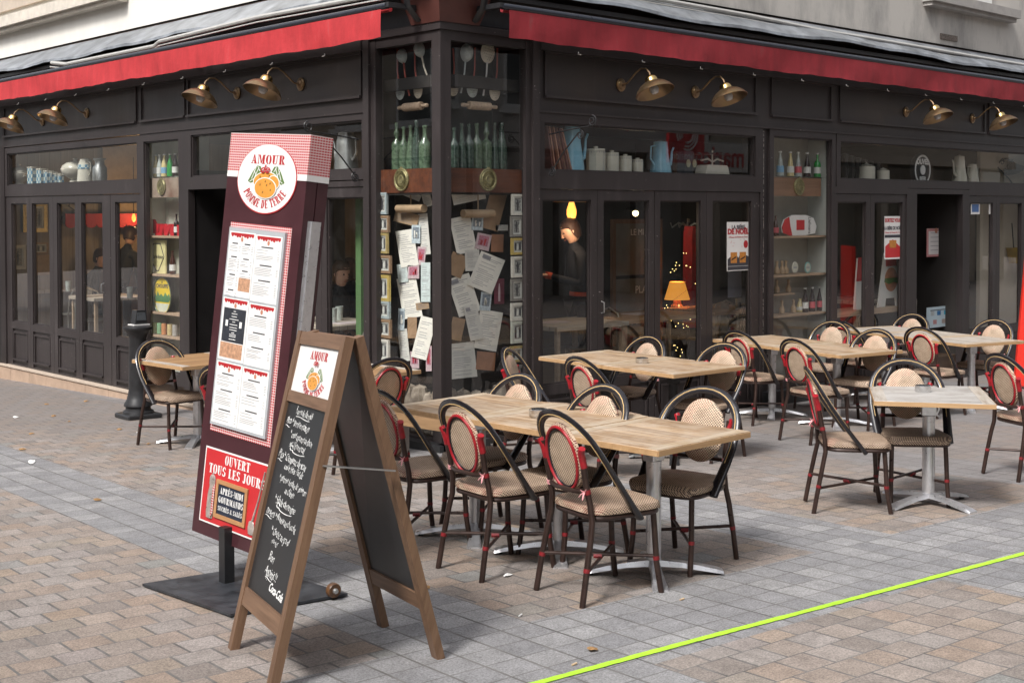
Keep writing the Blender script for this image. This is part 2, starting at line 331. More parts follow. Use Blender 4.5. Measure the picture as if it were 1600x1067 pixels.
# ------------------------------------------------------------------ writing
def text(body,size,mat,parent,loc,name='lettering',align='CENTER',bold=0,shear=0,sx=1,mat3=None,depth=.0006,ls=1,rot=0):
    cu=bpy.data.curves.new('t','FONT'); cu.body=body; cu.size=size; cu.align_x=align; cu.align_y='CENTER'; cu.offset=bold; cu.shear=shear; cu.extrude=depth; cu.resolution_u=3; cu.space_character=ls
    o=bpy.data.objects.new('t',cu); me=bpy.data.meshes.new_from_object(o); bpy.data.objects.remove(o); bpy.data.curves.remove(cu)
    # text lies in x,z facing -y
    Mx=Matrix.Translation(loc)@Matrix.Rotation(rot,4,'Y')@Matrix.Rotation(PI/2,4,'X')@Matrix.Diagonal((sx,1,1,1))
    if mat3: Mx=mat3@Mx
    me.transform(Mx); me.materials.clear(); me.materials.append(mat); me.name=name
    o=bpy.data.objects.new(name,me); col.objects.link(o); o.parent=parent; return o
# fat stencil slab letters, drawn as polygons (unit height)
def arc(cx,cz,rx,rz,a0,a1,n=8): return [(cx+rx*math.cos(math.radians(a0+(a1-a0)*i/n)),cz+rz*math.sin(math.radians(a0+(a1-a0)*i/n))) for i in range(n+1)]
def band(cx,cz,rx,rz,ix,iz,a0,a1): return arc(cx,cz,rx,rz,a0,a1)+arc(cx,cz,ix,iz,a1,a0)
def rc(x0,x1,z0,z1): return [(x0,z0),(x1,z0),(x1,z1),(x0,z1)]
GL={
'A':(.78,[[(.0,0),(.26,0),(.26,.07),(.0,.07)],[(.10,.07),(.17,.07),(.40,.9),(.34,.98)],[(.36,1),(.44,1),(.72,.07),(.44,.07)],rc(.38,.78,0,.06),rc(.2,.42,.28,.36)]),
'M':(.98,[rc(0,.22,0,.07),rc(.07,.14,.07,.93),rc(0,.28,.93,1),[(.16,1),(.34,1),(.54,.2),(.44,.02)],[(.5,.05),(.56,.15),(.72,.93),(.65,.93)],rc(.66,.90,.07,.93),rc(.58,.98,0,.07),rc(.66,.98,.93,1)]),
'O':(.74,[band(.34,.5,.34,.52,.10,.42,95,265),band(.40,.5,.34,.52,.10,.42,-85,85)]),
'U':(.78,[rc(0,.40,.93,1),rc(.07,.32,.28,.93),band(.34,.3,.27,.32,.06,.22,180,265),band(.38,.3,.26,.32,.18,.24,275,360),rc(.56,.64,.3,.93),rc(.48,.78,.93,1)]),
'R':(.80,[rc(0,.38,0,.07),rc(.07,.32,.07,.93),rc(0,.36,.93,1),band(.38,.75,.30,.25,.04,.17,-85,90),[(.36,.5),(.50,.5),(.74,.07),(.46,.07)],rc(.46,.8,0,.07)]),
'P':(.70,[rc(0,.38,0,.07),rc(.07,.32,.07,.93),rc(0,.36,.93,1),band(.38,.72,.30,.28,.04,.19,-88,90)]),
'E':(.66,[rc(0,.62,0,.07),rc(.07,.32,.07,.93),rc(0,.62,.93,1),rc(.36,.48,.46,.54),[(.62,0),(.62,.26),(.5,.07)],[(.62,1),(.62,.76),(.5,.93)],rc(.44,.5,.36,.64)]),
'T':(.70,[rc(.14,.56,0,.07),rc(.22,.48,.07,.93),rc(0,.70,.93,1),[(0,1),(0,.72),(.14,.93)],[(.70,1),(.70,.72),(.56,.93)]]),
'D':(.76,[rc(0,.36,0,.07),rc(.07,.32,.07,.93),rc(0,.36,.93,1),band(.36,.5,.38,.5,.12,.42,-90,90)]),
'V':(.76,[rc(0,.36,.93,1),[(.05,.93),(.32,.93),(.48,.3),(.40,0)],[(.42,0),(.47,.05),(.68,.93),(.61,.93)],rc(.52,.76,.93,1)]),
'S':(.62,[band(.31,.73,.29,.28,.08,.20,20,250),band(.31,.27,.30,.28,.08,.20,-160,85),rc(.52,.58,.72,.95),rc(.02,.09,.05,.28)]),
'L':(.62,[rc(0,.40,0,.07),rc(.07,.32,.07,.93),rc(0,.38,.93,1),rc(.40,.6,0,.07),[(.6,0),(.6,.3),(.46,.07)]]),
'J':(.56,[rc(.14,.56,.93,1),rc(.22,.47,.22,.93),band(.24,.22,.23,.24,.02,.16,180,360)]),
'I':(.40,[rc(0,.40,0,.07),rc(.07,.33,.07,.93),rc(0,.40,.93,1)]),
'G':(.76,[band(.36,.5,.34,.52,.10,.42,60,300),rc(.44,.68,.04,.42),rc(.40,.76,.42,.48),rc(.58,.64,.66,.92)]),
'N':(.80,[rc(0,.24,0,.07),rc(.08,.15,.07,.93),[(.0,1),(.28,1),(.66,.1),(.66,0),(.56,0)],rc(.60,.67,.05,.93),rc(.52,.80,.93,1)]),
'C':(.70,[band(.36,.5,.34,.52,.10,.42,50,310),rc(.56,.62,.66,.94),rc(.56,.62,.08,.3)]),
'&':(.78,[band(.34,.74,.20,.26,.07,.18,-60,240),band(.30,.27,.30,.28,.10,.20,60,330),[(.2,.62),(.34,.62),(.74,.03),(.56,.03)],rc(.5,.78,0,.06)]),
'-':(.36,[rc(.04,.32,.42,.54)]),' ':(.34,[]),'!':(.3,[rc(.05,.2,.3,1),rc(.05,.2,0,.15)])}
GL['È']=(GL['E'][0],GL['E'][1]+[[(.18,1.28),(.32,1.28),(.44,1.07),(.36,1.07)]]); GL['É']=(GL['E'][0],GL['E'][1]+[[(.30,1.28),(.44,1.28),(.30,1.07),(.22,1.07)]])
def slab(body,h,w,mat,parent,x,z,y,name='lettering',arcr=None,arca=0,q=1):
    gap=.10; tot=sum(GL[c][0] for c in body)+gap*(len(body)-1); kx=w/tot; mb=MB(); cx=-tot/2
    for c in body:
        gw,ps=GL[c]
        for P in ps:
            Q=[]
            for (a,b) in P:
                if arcr is None: Q.append((x+(cx+a)*kx,z+(b-.5)*h))
                else:                # along a smile-shaped arc below the centre
                    th=(cx+gw/2)*kx/arcr; lx=(a-gw/2)*kx; lz=(b-.5)*h
                    rr=arcr; px=x+rr*math.sin(th)+lx*math.cos(th)-lz*math.sin(th); pz=z-rr*math.cos(th)+lx*math.sin(th)+lz*math.cos(th); Q.append((x+(px-x)*q,pz))
            mb.prism(Q,y-.0006,y)
        cx+=gw+gap
    return mb.build(name,mat,parent)
# ------------------------------------------------------------------ ground
g=MB(); 
def gpt(x,y): return (x,y,gz(x,y))
g.quad(gpt(-60,-60),gpt(60,-60),gpt(60,60),gpt(-60,60)); tag(g.build('ground',paving()),kind='structure')
mb=MB()
tp=[(860,1062),(980,1029.5),(1100,997),(1200,971),(1300,944.5),(1400,918),(1500,891.5),(1600,865)]
tp=[Gp(*p) for p in tp]; a=(tp[0]-tp[3]).normalized(); tp=[tp[0]+a*1.6]+tp+[tp[-1]+(tp[-1]-tp[-4]).normalized()*5]
pts=[]
for i in range(len(tp)-1):
    for k in range(14): pts.append(tp[i].lerp(tp[i+1],k/14))
L_=[];R_=[]
for i,p in enumerate(pts):
    w=.019+random.uniform(-.0022,.0022)
    d=Vector((.08,1,0)).normalized(); L_.append((p.x+d.x*w,p.y+d.y*w,gz(p.x,p.y+w)+.004)); w=.019+random.uniform(-.0022,.0022); R_.append((p.x-d.x*w,p.y-d.y*w,gz(p.x,p.y-w)+.004))
for i in range(len(pts)-1): mb.quad(L_[i],L_[i+1],R_[i+1],R_[i])
tag(mb.build('marking_tape',LIME),'lime green tape line running across the paving in front of the terrace','floor tape')
# ------------------------------------------------------------------ building
B=empty('cafe_building',(0,0,0),'corner cafe building with dark brown wooden shop front under a pale rendered upper wall','building')
def SB(S): return MB(lambda s,d,z,S=S:FP(S,s,d,z),S=='L')
def rect(mb,s0,s1,z0,z1,w,d0,d1,wb=None,wt=None):   # four butted members round an opening (outer size given)
    wb=w if wb is None else wb; wt=w if wt is None else wt
    mb.box(s0,s0+w,d0,d1,z0,z1); mb.box(s1-w,s1,d0,d1,z0,z1); mb.box(s0+w,s1-w,d0,d1,z0,z0+wb); mb.box(s0+w,s1-w,d0,d1,z1-wt,z1)
def bead(mb,s0,s1,z0,z1,d,w=.018,h=.012,top=True):
    if top: mb.box(s0,s1,d-h,d,z1-w,z1)
    mb.box(s0,s1,d-h*2.0,d,z0,z0+w); mb.box(s0,s0+w,d-h,d,z0+w,z1-w); mb.box(s1-w,s1,d-h,d,z0+w,z1-w)
PANE=[0]
def window(S,s0,s1,z0,z1,fw=.06,d0=.0,d1=.07,gd=.05,mat=None,wb=None,name='window_frame',gm=None,sill=True):
    mb=SB(S); rect(mb,s0,s1,z0,z1,fw,d0,d1,wb)
    # bevelled inner bead
    w2=.016; b=wb or fw; rect(mb,s0+fw,s1-fw,z0+b,z1-fw,w2,d0+.018,d1-.004)
    o=mb.build(name,mat or PAINT2,B)
    g=SB(S); g.quad((s0+fw+w2,gd,z0+b+w2),(s1-fw-w2,gd,z0+b+w2),(s1-fw-w2,gd,z1-fw-w2),(s0+fw+w2,gd,z1-fw-w2)); g.build('pane',gm or GLASS,o); return o
def leaf(S,s0,s1,ztop,zg,zb,pane=(None,None),handle=False,d0=.012):
    p0,p1=pane; mb=SB(S)
    mb.box(s0,p0,d0,.07,zb,ztop); mb.box(p1,s1,d0,.07,zb,ztop); mb.box(p0,p1,d0,.07,ztop-.09,ztop); mb.box(p0,p1,d0,.07,zg-.09,zg)
    mb.box(p0,p1,d0+.02,.06,zb+.02,zg-.09); mb.box(p0,p1,d0,.07,zb,zb+.02)
    o=mb.build('door_leaf',PAINT2,B)
    m=SB(S); bead(m,p0+.02,p1-.02,zb+.07,zg-.13,d0+.02,.02,.018); m.build('panel_moulding',PAINT2,o)
    m=SB(S); rect(m,p0,p1,zg,ztop-.09,.014,.03,.062); m.build('glazing_bead',PAINT2,o)
    m=SB(S); m.quad((p0+.014,.047,zg+.014),(p1-.014,.047,zg+.014),(p1-.014,.047,ztop-.104),(p0+.014,.047,ztop-.104)); m.build('pane',GLASS,o)
    if handle:
        m=SB(S); h=p0-.03; m.tube([(h,d0,1.02),(h,d0-.035,1.03),(h,d0-.035,1.12),(h,d0,1.13)],.006,8); m.build('handle',SILV,o,True)
    return o
def part(name,S,mat,boxes,parent=B):
    mb=SB(S)
    for b in boxes: mb.box(*b)
    return mb.build(name,mat,parent)
ZB=-.06
# corner post with chipped arris
mb=MB(); mb.box(0,.112,0,.112,ZB-.05,3.44); mb.box(-.004,.03,-.004,.03,ZB,3.43); mb.build('corner_post',PAINT2,B)
mb=MB(); mb.box(-.06,.45,-.10,-.002,-.20,.06); mb.box(-.10,-.002,-.10,.42,-.24,.06); mb.build('corner_kerb',BLKM,B)
mb=MB(); mb.box(-.02,1.15,-.02,.05,3.44,3.5); mb.box(-.02,.05,.05,1.05,3.44,3.5); mb.build('corner_rail',PAINT2,B)
for S,e in (('R',.955),('L',.87)):
    # tall corner show window
    part('show_window_rail',S,PAINT2,[(.112,e,0,.07,3.36,3.44)])
    g=SB(S); g.quad((.112,.033,.08),(e,.033,.08),(e,.033,3.36),(.112,.033,3.36)); g.build('pane',GLASSC,B)
    part('show_window_sill',S,PAINT2,[(.112,e,0,.07,.00,.08)])
part('post','R',PAINT2,[(.955,1.02,-.004,.08,-.16,3.44),(1.02,1.10,-.03,.08,-.16,3.44)])
part('post','L',PAINT2,[(.87,.94,-.004,.08,-.16,3.44),(.94,1.02,-.03,.08,-.16,3.44)])
# fascia with recessed panels
FPAN={'R':[(1.186,4.267),(4.523,5.66),(5.814,9.2),(9.3,13.2)],'L':[(1.078,4.15),(4.204,5.20),(5.302,9.081),(9.3,13.6)]}
part('fascia','R',PAINT,[(1.10,14,.01,.12,2.83,3.50)]); part('fascia','L',PAINT,[(1.02,14,.01,.12,2.83,3.50)])
for S in 'RL':
    for a,b in FPAN[S]:
        mb=SB(S); bead(mb,a,b,2.952,3.36,.01,.024,.018); mb.build('fascia_moulding',PAINT,B)
    part('cornice_rail',S,PAINT,[(1.02 if S=='L' else 1.10,14,-.05,.01,3.36,3.50)])
    part('drip_rail',S,PAINT2,[(1.02 if S=='L' else 1.10,14,-.012,.01,2.822,2.842)])
    for k in range(14):
        s=1.55+k*.86; mb=SB(S); mb.tube([(s,-.06,3.37),(s-.02,-.075,3.355),(s+.015,-.075,3.35)],.006,6); mb.build('cable_clip',WHITE,B)
# transom windows
window('R',1.10,4.34,2.23,2.822,.085,wb=.085); window('R',5.76,11.2,2.23,2.822,.08,wb=.085)
window('L',1.02,4.15,2.24,2.822,.06,wb=.085); window('L',5.225,9.06,2.23,2.812,.075,wb=.085)
# tall side show cases
window('R',4.505,5.74,.06,2.822,.07,wb=.10,gm=GLASSC); window('L',4.27,5.225,.10,2.822,.085,wb=.12,gm=GLASSC)
part('post','R',PAINT,[(4.34,4.385,0,.08,-.2,2.822),(4.385,4.505,.03,.08,-.2,2.822)])
part('chipped_edge','R',painted('chipped_white',(.04,.033,.033),.22),[(4.425,4.433,.024,.029,.1,2.8)])
part('post','L',PAINT,[(4.15,4.27,0,.08,-.25,2.822)])
# lower door rows
def row(S,leaves,ztop,zg,zb,a,b,handle=()):
    part('head_rail',S,PAINT2,[(a,b,0,.08,ztop,2.23)])
    for i,(s0,s1,p0,p1) in enumerate(leaves): leaf(S,s0,s1,ztop-.004,zg,zb,(p0,p1),i in handle)
row('R',[(1.104,1.868,1.172,1.79),(1.872,2.664,1.955,2.592),(2.672,3.458,2.752,3.372),(3.462,4.336,3.556,4.20)],2.155,.42,-.10,1.10,4.34,(1,))
row('R',[(5.744,6.478,5.80,6.39),(6.482,7.27,6.568,7.192)],2.155,.42,-.20,5.74,7.27)
part('post','R',PAINT,[(7.27,7.50,0,.09,-.25,2.225),(8.634,8.79,0,.09,-.25,2.225)])
part('door_lintel','R',PAINT,[(7.50,8.634,.0,.09,2.165,2.225)])
row('R',[(8.794,9.55,8.83,9.455),(9.554,10.4,9.65,10.276),(10.404,11.2,10.5,11.1)],2.155,.42,-.25,8.79,11.2)
part('post','R',PAINT,[(11.2,11.5,0,.09,-.3,2.822)])
row('L',[(1.024,1.72,1.08,1.64),(1.724,2.5,1.82,2.40),(2.504,3.28,2.60,3.18)],2.18,.50,-.06,1.02,3.28)
part('post','L',PAINT,[(3.28,3.38,0,.09,-.1,2.24)]); part('door_lintel','L',PAINT,[(3.38,4.15,0,.09,2.195,2.24)])
row('L',[(5.229,5.985,5.334,5.87),(5.995,6.848,6.20,6.768),(6.852,7.572,6.946,7.462),(7.576,8.302,7.691,8.224),(8.306,9.06,8.387,8.89)],2.17,.52,-.055,5.225,9.06,(1,))
part('post','L',PAINT,[(9.06,9.4,-.01,.09,-.1,2.822)])
mb=SB('L'); mb.tube([(9.25,-.08,-.3),(9.25,-.08,3.3)],.04,10); mb.build('drain_pipe',PAINT,B,True)
# stone plinth on the left, stepped with the slope
mb=SB('L')
s=.95; k=0
while s<14:
    w=.62 if k%2 else .5; mb.box(s,s+w-.006,-.06,.1,-.9,-.075); s+=w; k+=1
mb.build('plinth',STONE,B); part('plinth_ledge','L',M('ledge_stone',(.50,.41,.33),.7,0,.1,8),[(.95,14,-.075,.1,-.075,-.058)])
part('threshold','R',BLKM,[(1.02,4.4,-.04,.1,-.7,-.10),(5.76,14,-.04,.1,-.9,-.2)]); part('step','R',BLKM,[(4.385,5.76,-.09,.1,-.6,.055)])
part('shop_wall','R',PAINT,[(11.5,14,0,.1,-.6,2.822)]); part('shop_wall','L',PAINT,[(9.4,14,0,.1,-.058,2.822)])
# upper wall, dark gap behind the awnings, zinc flashing
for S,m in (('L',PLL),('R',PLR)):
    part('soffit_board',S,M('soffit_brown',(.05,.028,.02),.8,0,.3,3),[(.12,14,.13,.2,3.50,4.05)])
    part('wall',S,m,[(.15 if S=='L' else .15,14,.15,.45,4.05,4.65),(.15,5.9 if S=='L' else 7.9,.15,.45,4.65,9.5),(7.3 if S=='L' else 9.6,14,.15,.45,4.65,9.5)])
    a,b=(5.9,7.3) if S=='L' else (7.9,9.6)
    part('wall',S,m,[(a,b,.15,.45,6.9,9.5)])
    # flashing with an uneven lip
    mb=SB(S); N=90; top=[];lip=[]; low=[]
    for i in range(N+1):
        s=.0+14*i/N; sag=.03*math.sin(s*1.3+(1 if S=='L' else 0))+.018*math.sin(s*3.7)+random.uniform(-.006,.006)
        if S=='L' and 4.0<s<7.2: sag+=-.06*math.sin((s-4)/3.2*PI)
        top.append((s,.148,4.035)); lip.append((s,-.20+random.uniform(-.006,.006),3.815+sag*.6)); low.append((s,-.205,3.785+sag*.6))
    for i in range(N): mb.quad(top[i],top[i+1],lip[i+1],lip[i]); mb.quad(lip[i],lip[i+1],low[i+1],low[i])
    mb.build('zinc_flashing',ZINC,B,True)
    part('mortar_line',S,M('dirty_joint',(.10,.095,.085),.9,0,.3,9),[(.1,14,.13,.152,4.03,4.05)])
    mb=SB(S)
    P=[(.3,-.20,3.76),(2.4,-.22,3.78),(4.3,-.23,3.74),(4.4,-.24,3.70),(6.6,-.23,3.70),(7.0,-.23,3.75)] if S=='L' else [(1.5,.02,3.99),(4.2,.0,3.97),(5.4,.0,3.94),(6.6,-.05,3.93),(9,-.05,3.92),(13,-.05,3.92)]
    mb.tube(P,.022,8); mb.tube([(a,b-.02,c-.05) for a,b,c in P],.008,6); mb.build('conduit',CONDUIT,B,True)
for S,(a,b,z0,z1) in {'L':(5.75,14,4.37,4.56),'R':(7.86,10.15,4.49,4.65)}.items():
    mb=SB(S); mb.box(a,b,-.02,.149,z0+.05,z1); mb.box(a+.03,b-.03,.03,.149,z0,z0+.05); mb.build('stone_sill',M('sill_stone_'+S,(.58,.53,.46) if S=='L' else (.36,.34,.32),.8,0,.15,7,bs=.3),B)
for S,a,b in (('L',5.9,7.3),('R',7.9,9.6)):
    f=part('upper_window_frame',S,WHITE,[(a,a+.18,.12,.30,4.65,6.9),(b-.18,b,.12,.30,4.65,6.9),(a+.18,b-.18,.12,.30,4.65,4.75),(a+.18,b-.18,.12,.30,6.8,6.9),((a+b)/2-.04,(a+b)/2+.04,.16,.26,4.75,6.8)])
    part('pane',S,GLASS,[(a+.18,b-.18,.22,.226,4.75,6.8)],f)
part('reveal','L',M('reveal_stone',(.45,.38,.31),.85,0,.15,5,bs=.3),[(7.3,14,.10,.149,4.66,5.2)])
part('air_vent','R',M('rust_vent',(.16,.13,.11),.8,0,.6,50),[(8.3,8.72,.135,.15,4.12,4.19)])
mb=SB('L'); mb.tube([(2.4,.13,4.05),(2.42,.13,6),(2.42,.13,9)],.012,6); mb.build('wall_cable',CONDUIT,B)
# roof slab keeps the sky out of the rooms
mb=MB(); mb.box(.45,14,.45,14,9.3,9.5); mb.build('roof',ZINC,B)
# corner box above the post
mb=MB()
Pb=[(-.03,-.03),(.36,-.03),(.36,.3),(-.03,.3)]; b0=[(-.03,.34,3.50),(-.03,-.03,3.50),(.40,-.03,3.50)]; t0=[(-.16,.50,4.0),(-.16,-.16,4.0),(.58,-.16,4.0)]
mb.quad(b0[0],b0[1],t0[1],t0[0]); mb.quad(b0[1],b0[2],t0[2],t0[1]); mb.quad(b0[2],(.40,.34,3.5),(.58,.50,4.0),t0[2]); mb.quad(b0[0],t0[0],(.58,.50,4.0),(.40,.34,3.5)); mb.quad(b0[0],(.40,.34,3.5),b0[2],b0[1]); mb.quad(t0[0],t0[1],t0[2],(.58,.50,4.0))
mb.build('corner_box',M('maroon_corner_box',(.085,.03,.024),.4,0,.2,5),B)
# ---- rooms: floor, ceiling, back walls
FL=.12
mb=MB(); mb.box(.09,14,.09,14,-.9,FL); mb.build('interior_floor',wood('dark_floor',(.05,.03,.02),(.10,.065,.04),0,.14,30,.5),B)
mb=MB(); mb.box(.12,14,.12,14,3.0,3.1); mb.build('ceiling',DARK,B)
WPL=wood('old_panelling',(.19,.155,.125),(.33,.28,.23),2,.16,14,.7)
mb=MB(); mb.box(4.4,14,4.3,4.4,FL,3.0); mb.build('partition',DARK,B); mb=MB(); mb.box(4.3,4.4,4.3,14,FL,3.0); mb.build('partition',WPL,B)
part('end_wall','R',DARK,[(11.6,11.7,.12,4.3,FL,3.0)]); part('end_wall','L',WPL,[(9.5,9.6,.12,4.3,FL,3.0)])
# show case interiors
BK=M('black_felt',(.022,.019,.018),.9,0,.3,3)
mb=MB(); mb.box(.33,1.10,.30,.33,.40,2.12); mb.box(.30,.33,.30,1.02,.40,2.12); mb.build('pin_board',BK,B)
mb=MB(); mb.box(.55,1.1,.55,.6,2.12,3.44); mb.box(.55,.6,.6,1.0,2.12,3.44); mb.build('display_back',M('dim_green_back',(.030,.036,.034),.6,0,.5,4),B)
mb=MB(); mb.box(.04,1.1,.04,.55,3.38,3.44); mb.box(.04,.55,.55,1.0,3.38,3.44); mb.build('display_top',DARK,B)
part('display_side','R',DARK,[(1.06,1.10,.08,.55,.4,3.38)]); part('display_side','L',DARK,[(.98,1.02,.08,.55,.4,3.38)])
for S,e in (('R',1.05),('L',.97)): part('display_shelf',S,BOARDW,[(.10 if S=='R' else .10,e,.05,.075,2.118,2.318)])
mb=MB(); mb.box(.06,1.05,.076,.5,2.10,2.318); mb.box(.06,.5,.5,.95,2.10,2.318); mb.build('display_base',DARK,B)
mb=MB()
for S in 'RL':
    x=.13
    while x<.95:
        w=random.uniform(.12,.17); h=random.uniform(.28,.36); P=[Vector(FP(S,x+random.uniform(0,.01),random.uniform(.09,.12),z)) for z in (0,0)]
        n=7; ring=[]
        M4=Matrix.Translation(FP(S,x+w/2,.13,.36)) 
        b=MB(); b.lathe([(0,-.30),(w*.5,-.26),(w*.56,-.1),(w*.5,h-.32),(w*.36,h-.25),(0,h-.23)],(0,0,0),9,None)
        mb.add([M4@(Vector(p)+Vector((random.uniform(-.008,.008),random.uniform(-.008,.008),random.uniform(-.012,.012)))) for p in b.v],b.f)
        x+=w*.92
mb.build('stone_base',M('rough_pale_stone',(.16,.11,.075),.9,0,.5,7,c2=(.42,.36,.29),bs=.8),B)
part('show_case_base','R',DARK,[(.12,.95,.22,.3,-.1,.40)]); part('show_case_base','L',DARK,[(.12,.87,.22,.3,-.1,.40)])
part('back_panel','R',M('stone_grey_back',(.34,.32,.28),.8,0,.12,4),[(4.5,5.76,.34,.36,.05,2.83)]); part('side_panel','R',M('pale_side',(.45,.47,.44),.6,0,.1,4),[(5.70,5.735,.08,.34,.05,2.82)])
part('side_panel','R',DARK,[(4.47,4.5,.08,.34,.05,2.82)])
mb=SB('L'); x=4.28
while x<5.22: mb.box(x,min(x+.118,5.25),.30,.32,.1,2.83); x+=.125
mb.build('back_panel',CREAMP,B); part('side_panel','L',CREAMP,[(5.22,5.25,.08,.30,.1,2.83),(4.24,4.27,.08,.30,.1,2.83)])
for z in (1.686,1.265,.83): part('shelf','R',SHELF,[(4.55,5.69,.09,.32,z-.022,z)])
part('glass_shelf','R',GLASSC,[(4.55,5.69,.09,.32,2.325,2.333)]); part('board','R',wood('brown_board',(.17,.09,.05),(.28,.16,.10),0,None,18,.5),[(4.56,5.6,.10,.13,2.12,2.32)])
for z in (1.70,1.275,.855): part('shelf','L',SHELF,[(4.28,5.21,.09,.29,z-.024,z)])
part('glass_shelf','L',GLASSC,[(4.28,5.21,.09,.29,2.34,2.348)]); part('board','L',M('cowhide_board',(.40,.33,.26),.7,0,.1,3,c2=(.16,.08,.05)),[(4.30,5.19,.10,.13,2.12,2.335)])
for S,a,b in (('R',1.15,4.32),('R',5.8,11),('L',1.08,4.1),('L',5.3,9)): part('display_shelf',S,DARK,[(a,b,.08,.42,2.24,2.322)])
PBK=M('porch_black',(.018,.016,.016),.5,0,.2,4)
for bx in [(3.30,3.36,.1,1.4,FL,2.4),(4.16,4.22,.1,1.4,FL,2.4),(3.36,4.16,1.0,1.05,FL,2.24)]: part('porch_wall','L',PBK,[bx])
for bx in [(7.42,7.48,.1,1.3,FL,2.3),(8.66,8.72,.1,.9,FL,2.3)]: part('porch_wall','R',DARK,[bx])
mb=SB('L'); mb.box(1.58,1.66,.35,.42,FL,2.2); mb.build('green_post',M('sage_green_paint',(.12,.22,.09),.6,0,.1,5),B)
# ------------------------------------------------------------------ awnings
for S,a,b,mt,lab in (('L',.33,12.5,AWN,'bright red awning rolled up over the left shop front, valance hanging down'),('R',.44,13.0,AWND,'shade-toned red awning rolled up over the right shop front, valance hanging down')):
    A=empty('awning',FP(S,a,-.35,3.37),lab,'awning','closed red awnings'); 
    MI=Matrix.Translation(-A.location)
    def ab(m,n,mat,sm=False,A=A,MI=MI):
        m.v=[tuple(MI@Vector(p)) for p in m.v]; return m.build(n,mat,A,sm)
    mb=SB(S); N=int((b-a)/.06); 
    seams=[a+k*1.22+random.uniform(-.1,.1) for k in range(1,10)]
    def yv(s,k): 
        w=.012*math.sin(s*2.3+k*1.3)+.007*math.sin(s*6.7+k*1.7)+.004*math.sin(s*17+2*k)
        for q in seams: w+= .010*math.exp(-((s-q)/.05)**2)*(k)
        return -.35-w*k*.6
    rows=[(3.60,0),(3.55,.4),(3.48,.8),(3.42,1),(3.372,1.3)]
    for i in range(N+1):
        s=a+(b-a)*i/N
        for z,k in rows: mb.v.append(FP(S,s,yv(s,k),z+(.004*math.sin(s*4.1)+.003*math.sin(s*11)+.002*math.sin(s*23) if k>1.2 else 0)))
    for i in range(N):
        for j in range(4): mb.f.append((i*5+j,(i+1)*5+j,(i+1)*5+j+1,i*5+j+1))
    ab(mb,'valance',mt,True)
    m=SB(S); m.box(a,b,-.345,-.343,3.372,3.374); 
    m=SB(S); m.tube([(a-.06,-.33,3.625),(b,-.33,3.625)],.028,12); ab(m,'front_tube',M('dark_blue_tube',(.035,.038,.05),.3,.3,.1,8),True)
    m=SB(S); m.tube([(a+.02,-.24,3.615),(b,-.24,3.615)],.022,10); ab(m,'cloth_roll',mt,True)
    m=SB(S); m.box(a,b,-.13,.12,3.72,3.76); m.box(a,b,.06,.12,3.52,3.72); ab(m,'cassette',BLKM)
    m=SB(S); m.tube([(a-.08,.05,3.50),(a-.10,-.06,3.54),(a-.11,-.16,3.63),(a-.11,-.2,3.78)],.035,8,flat=.4); m.box(a-.10,a-.05,-.35,.05,3.61,3.65); ab(m,'end_bracket',BLKM,True)
    for q in (.25,.5,.75): 
        m=SB(S); s=a+(b-a)*q; m.tube([(s,.08,3.56),(s+.5,-.14,3.58),(s+.02,-.31,3.60)],.018,8); ab(m,'folding_arm',BLKM,True)
# ------------------------------------------------------------------ wall lamps
def lamp_proto(S):
    o=empty('wall_lamp',(0,0,0),'','lamp','brass swan neck lamps on the fascia')
    m=MB(); m.lathe([(.062,0),(.062,.008),(.045,.014),(.040,.024),(.018,.03),(.014,.045),(0,.045)],(0,0,0),20,Matrix.Rotation(PI/2,4,'X')); m.build('wall_plate',BRASS,o,True)
    m=MB(); m.tube([(0,-.03,0),(0,-.08,.01),(0,-.13,.05),(0,-.19,.10),(0,-.25,.13),(0,-.31,.125),(0,-.35,.09),(0,-.368,.045)],.0085,8); m.build('arm',BRASS,o,True)
    T=Matrix.Translation((0,-.385,-.015))@Matrix.Rotation(math.radians(-22),4,'X')@Matrix.Scale(1.06,4)
    m=MB(); m.lathe([(.012,.075),(.035,.070),(.050,.055),(.056,.035),(.058,.012)],(0,0,0),24,T); m.build('cap',BRASSP,o,True)
    m=MB(); pr=[(.056,.014),(.075,.008),(.115,-.014),(.150,-.048),(.172,-.085)]
    m.lathe(pr+[(r-.003,z-.002) for r,z in pr[::-1]],(0,0,0),32,T); 
    m.f=[f for f in m.f if len(f)==4]; m.build('shade',BRASS,o,True)
    m=MB(); m.lathe([(0,-.10),(.028,-.092),(.042,-.065),(.040,-.04),(.022,-.01),(.014,.01)],(0,0,0),16,T); m.build('bulb',M('bulb_glass',(.62,.60,.58),.08,0,.05,9,coat=.8),o,True)
    return o
LP=lamp_proto('R'); link_children()
lamps=[('R',2.18,3.129,'brass lamp nearest the corner on the right hand fascia'),('R',3.27,3.132,'second brass lamp from the corner on the right hand fascia'),('R',7.24,3.14,'third brass lamp from the corner on the right hand fascia, above the poster door'),('R',8.87,3.14,'farthest brass lamp of the right hand fascia, beside the picture edge'),('L',2.03,3.141,'brass lamp nearest the corner on the left hand fascia, above the tall menu board'),('L',3.16,3.137,'second brass lamp from the corner on the left hand fascia'),('L',6.57,3.137,'third brass lamp from the corner on the left hand fascia'),('L',7.84,3.11,'farthest brass lamp of the left hand fascia, cut by the picture edge')]
for i,(S,s,z,lab) in enumerate(lamps):
    loc=FP(S,s,.005,z); rz=0 if S=='R' else -PI/2
    if i==0: LP.location=loc; LP['label']=lab
    else: dup(LP,loc,rz,lab)
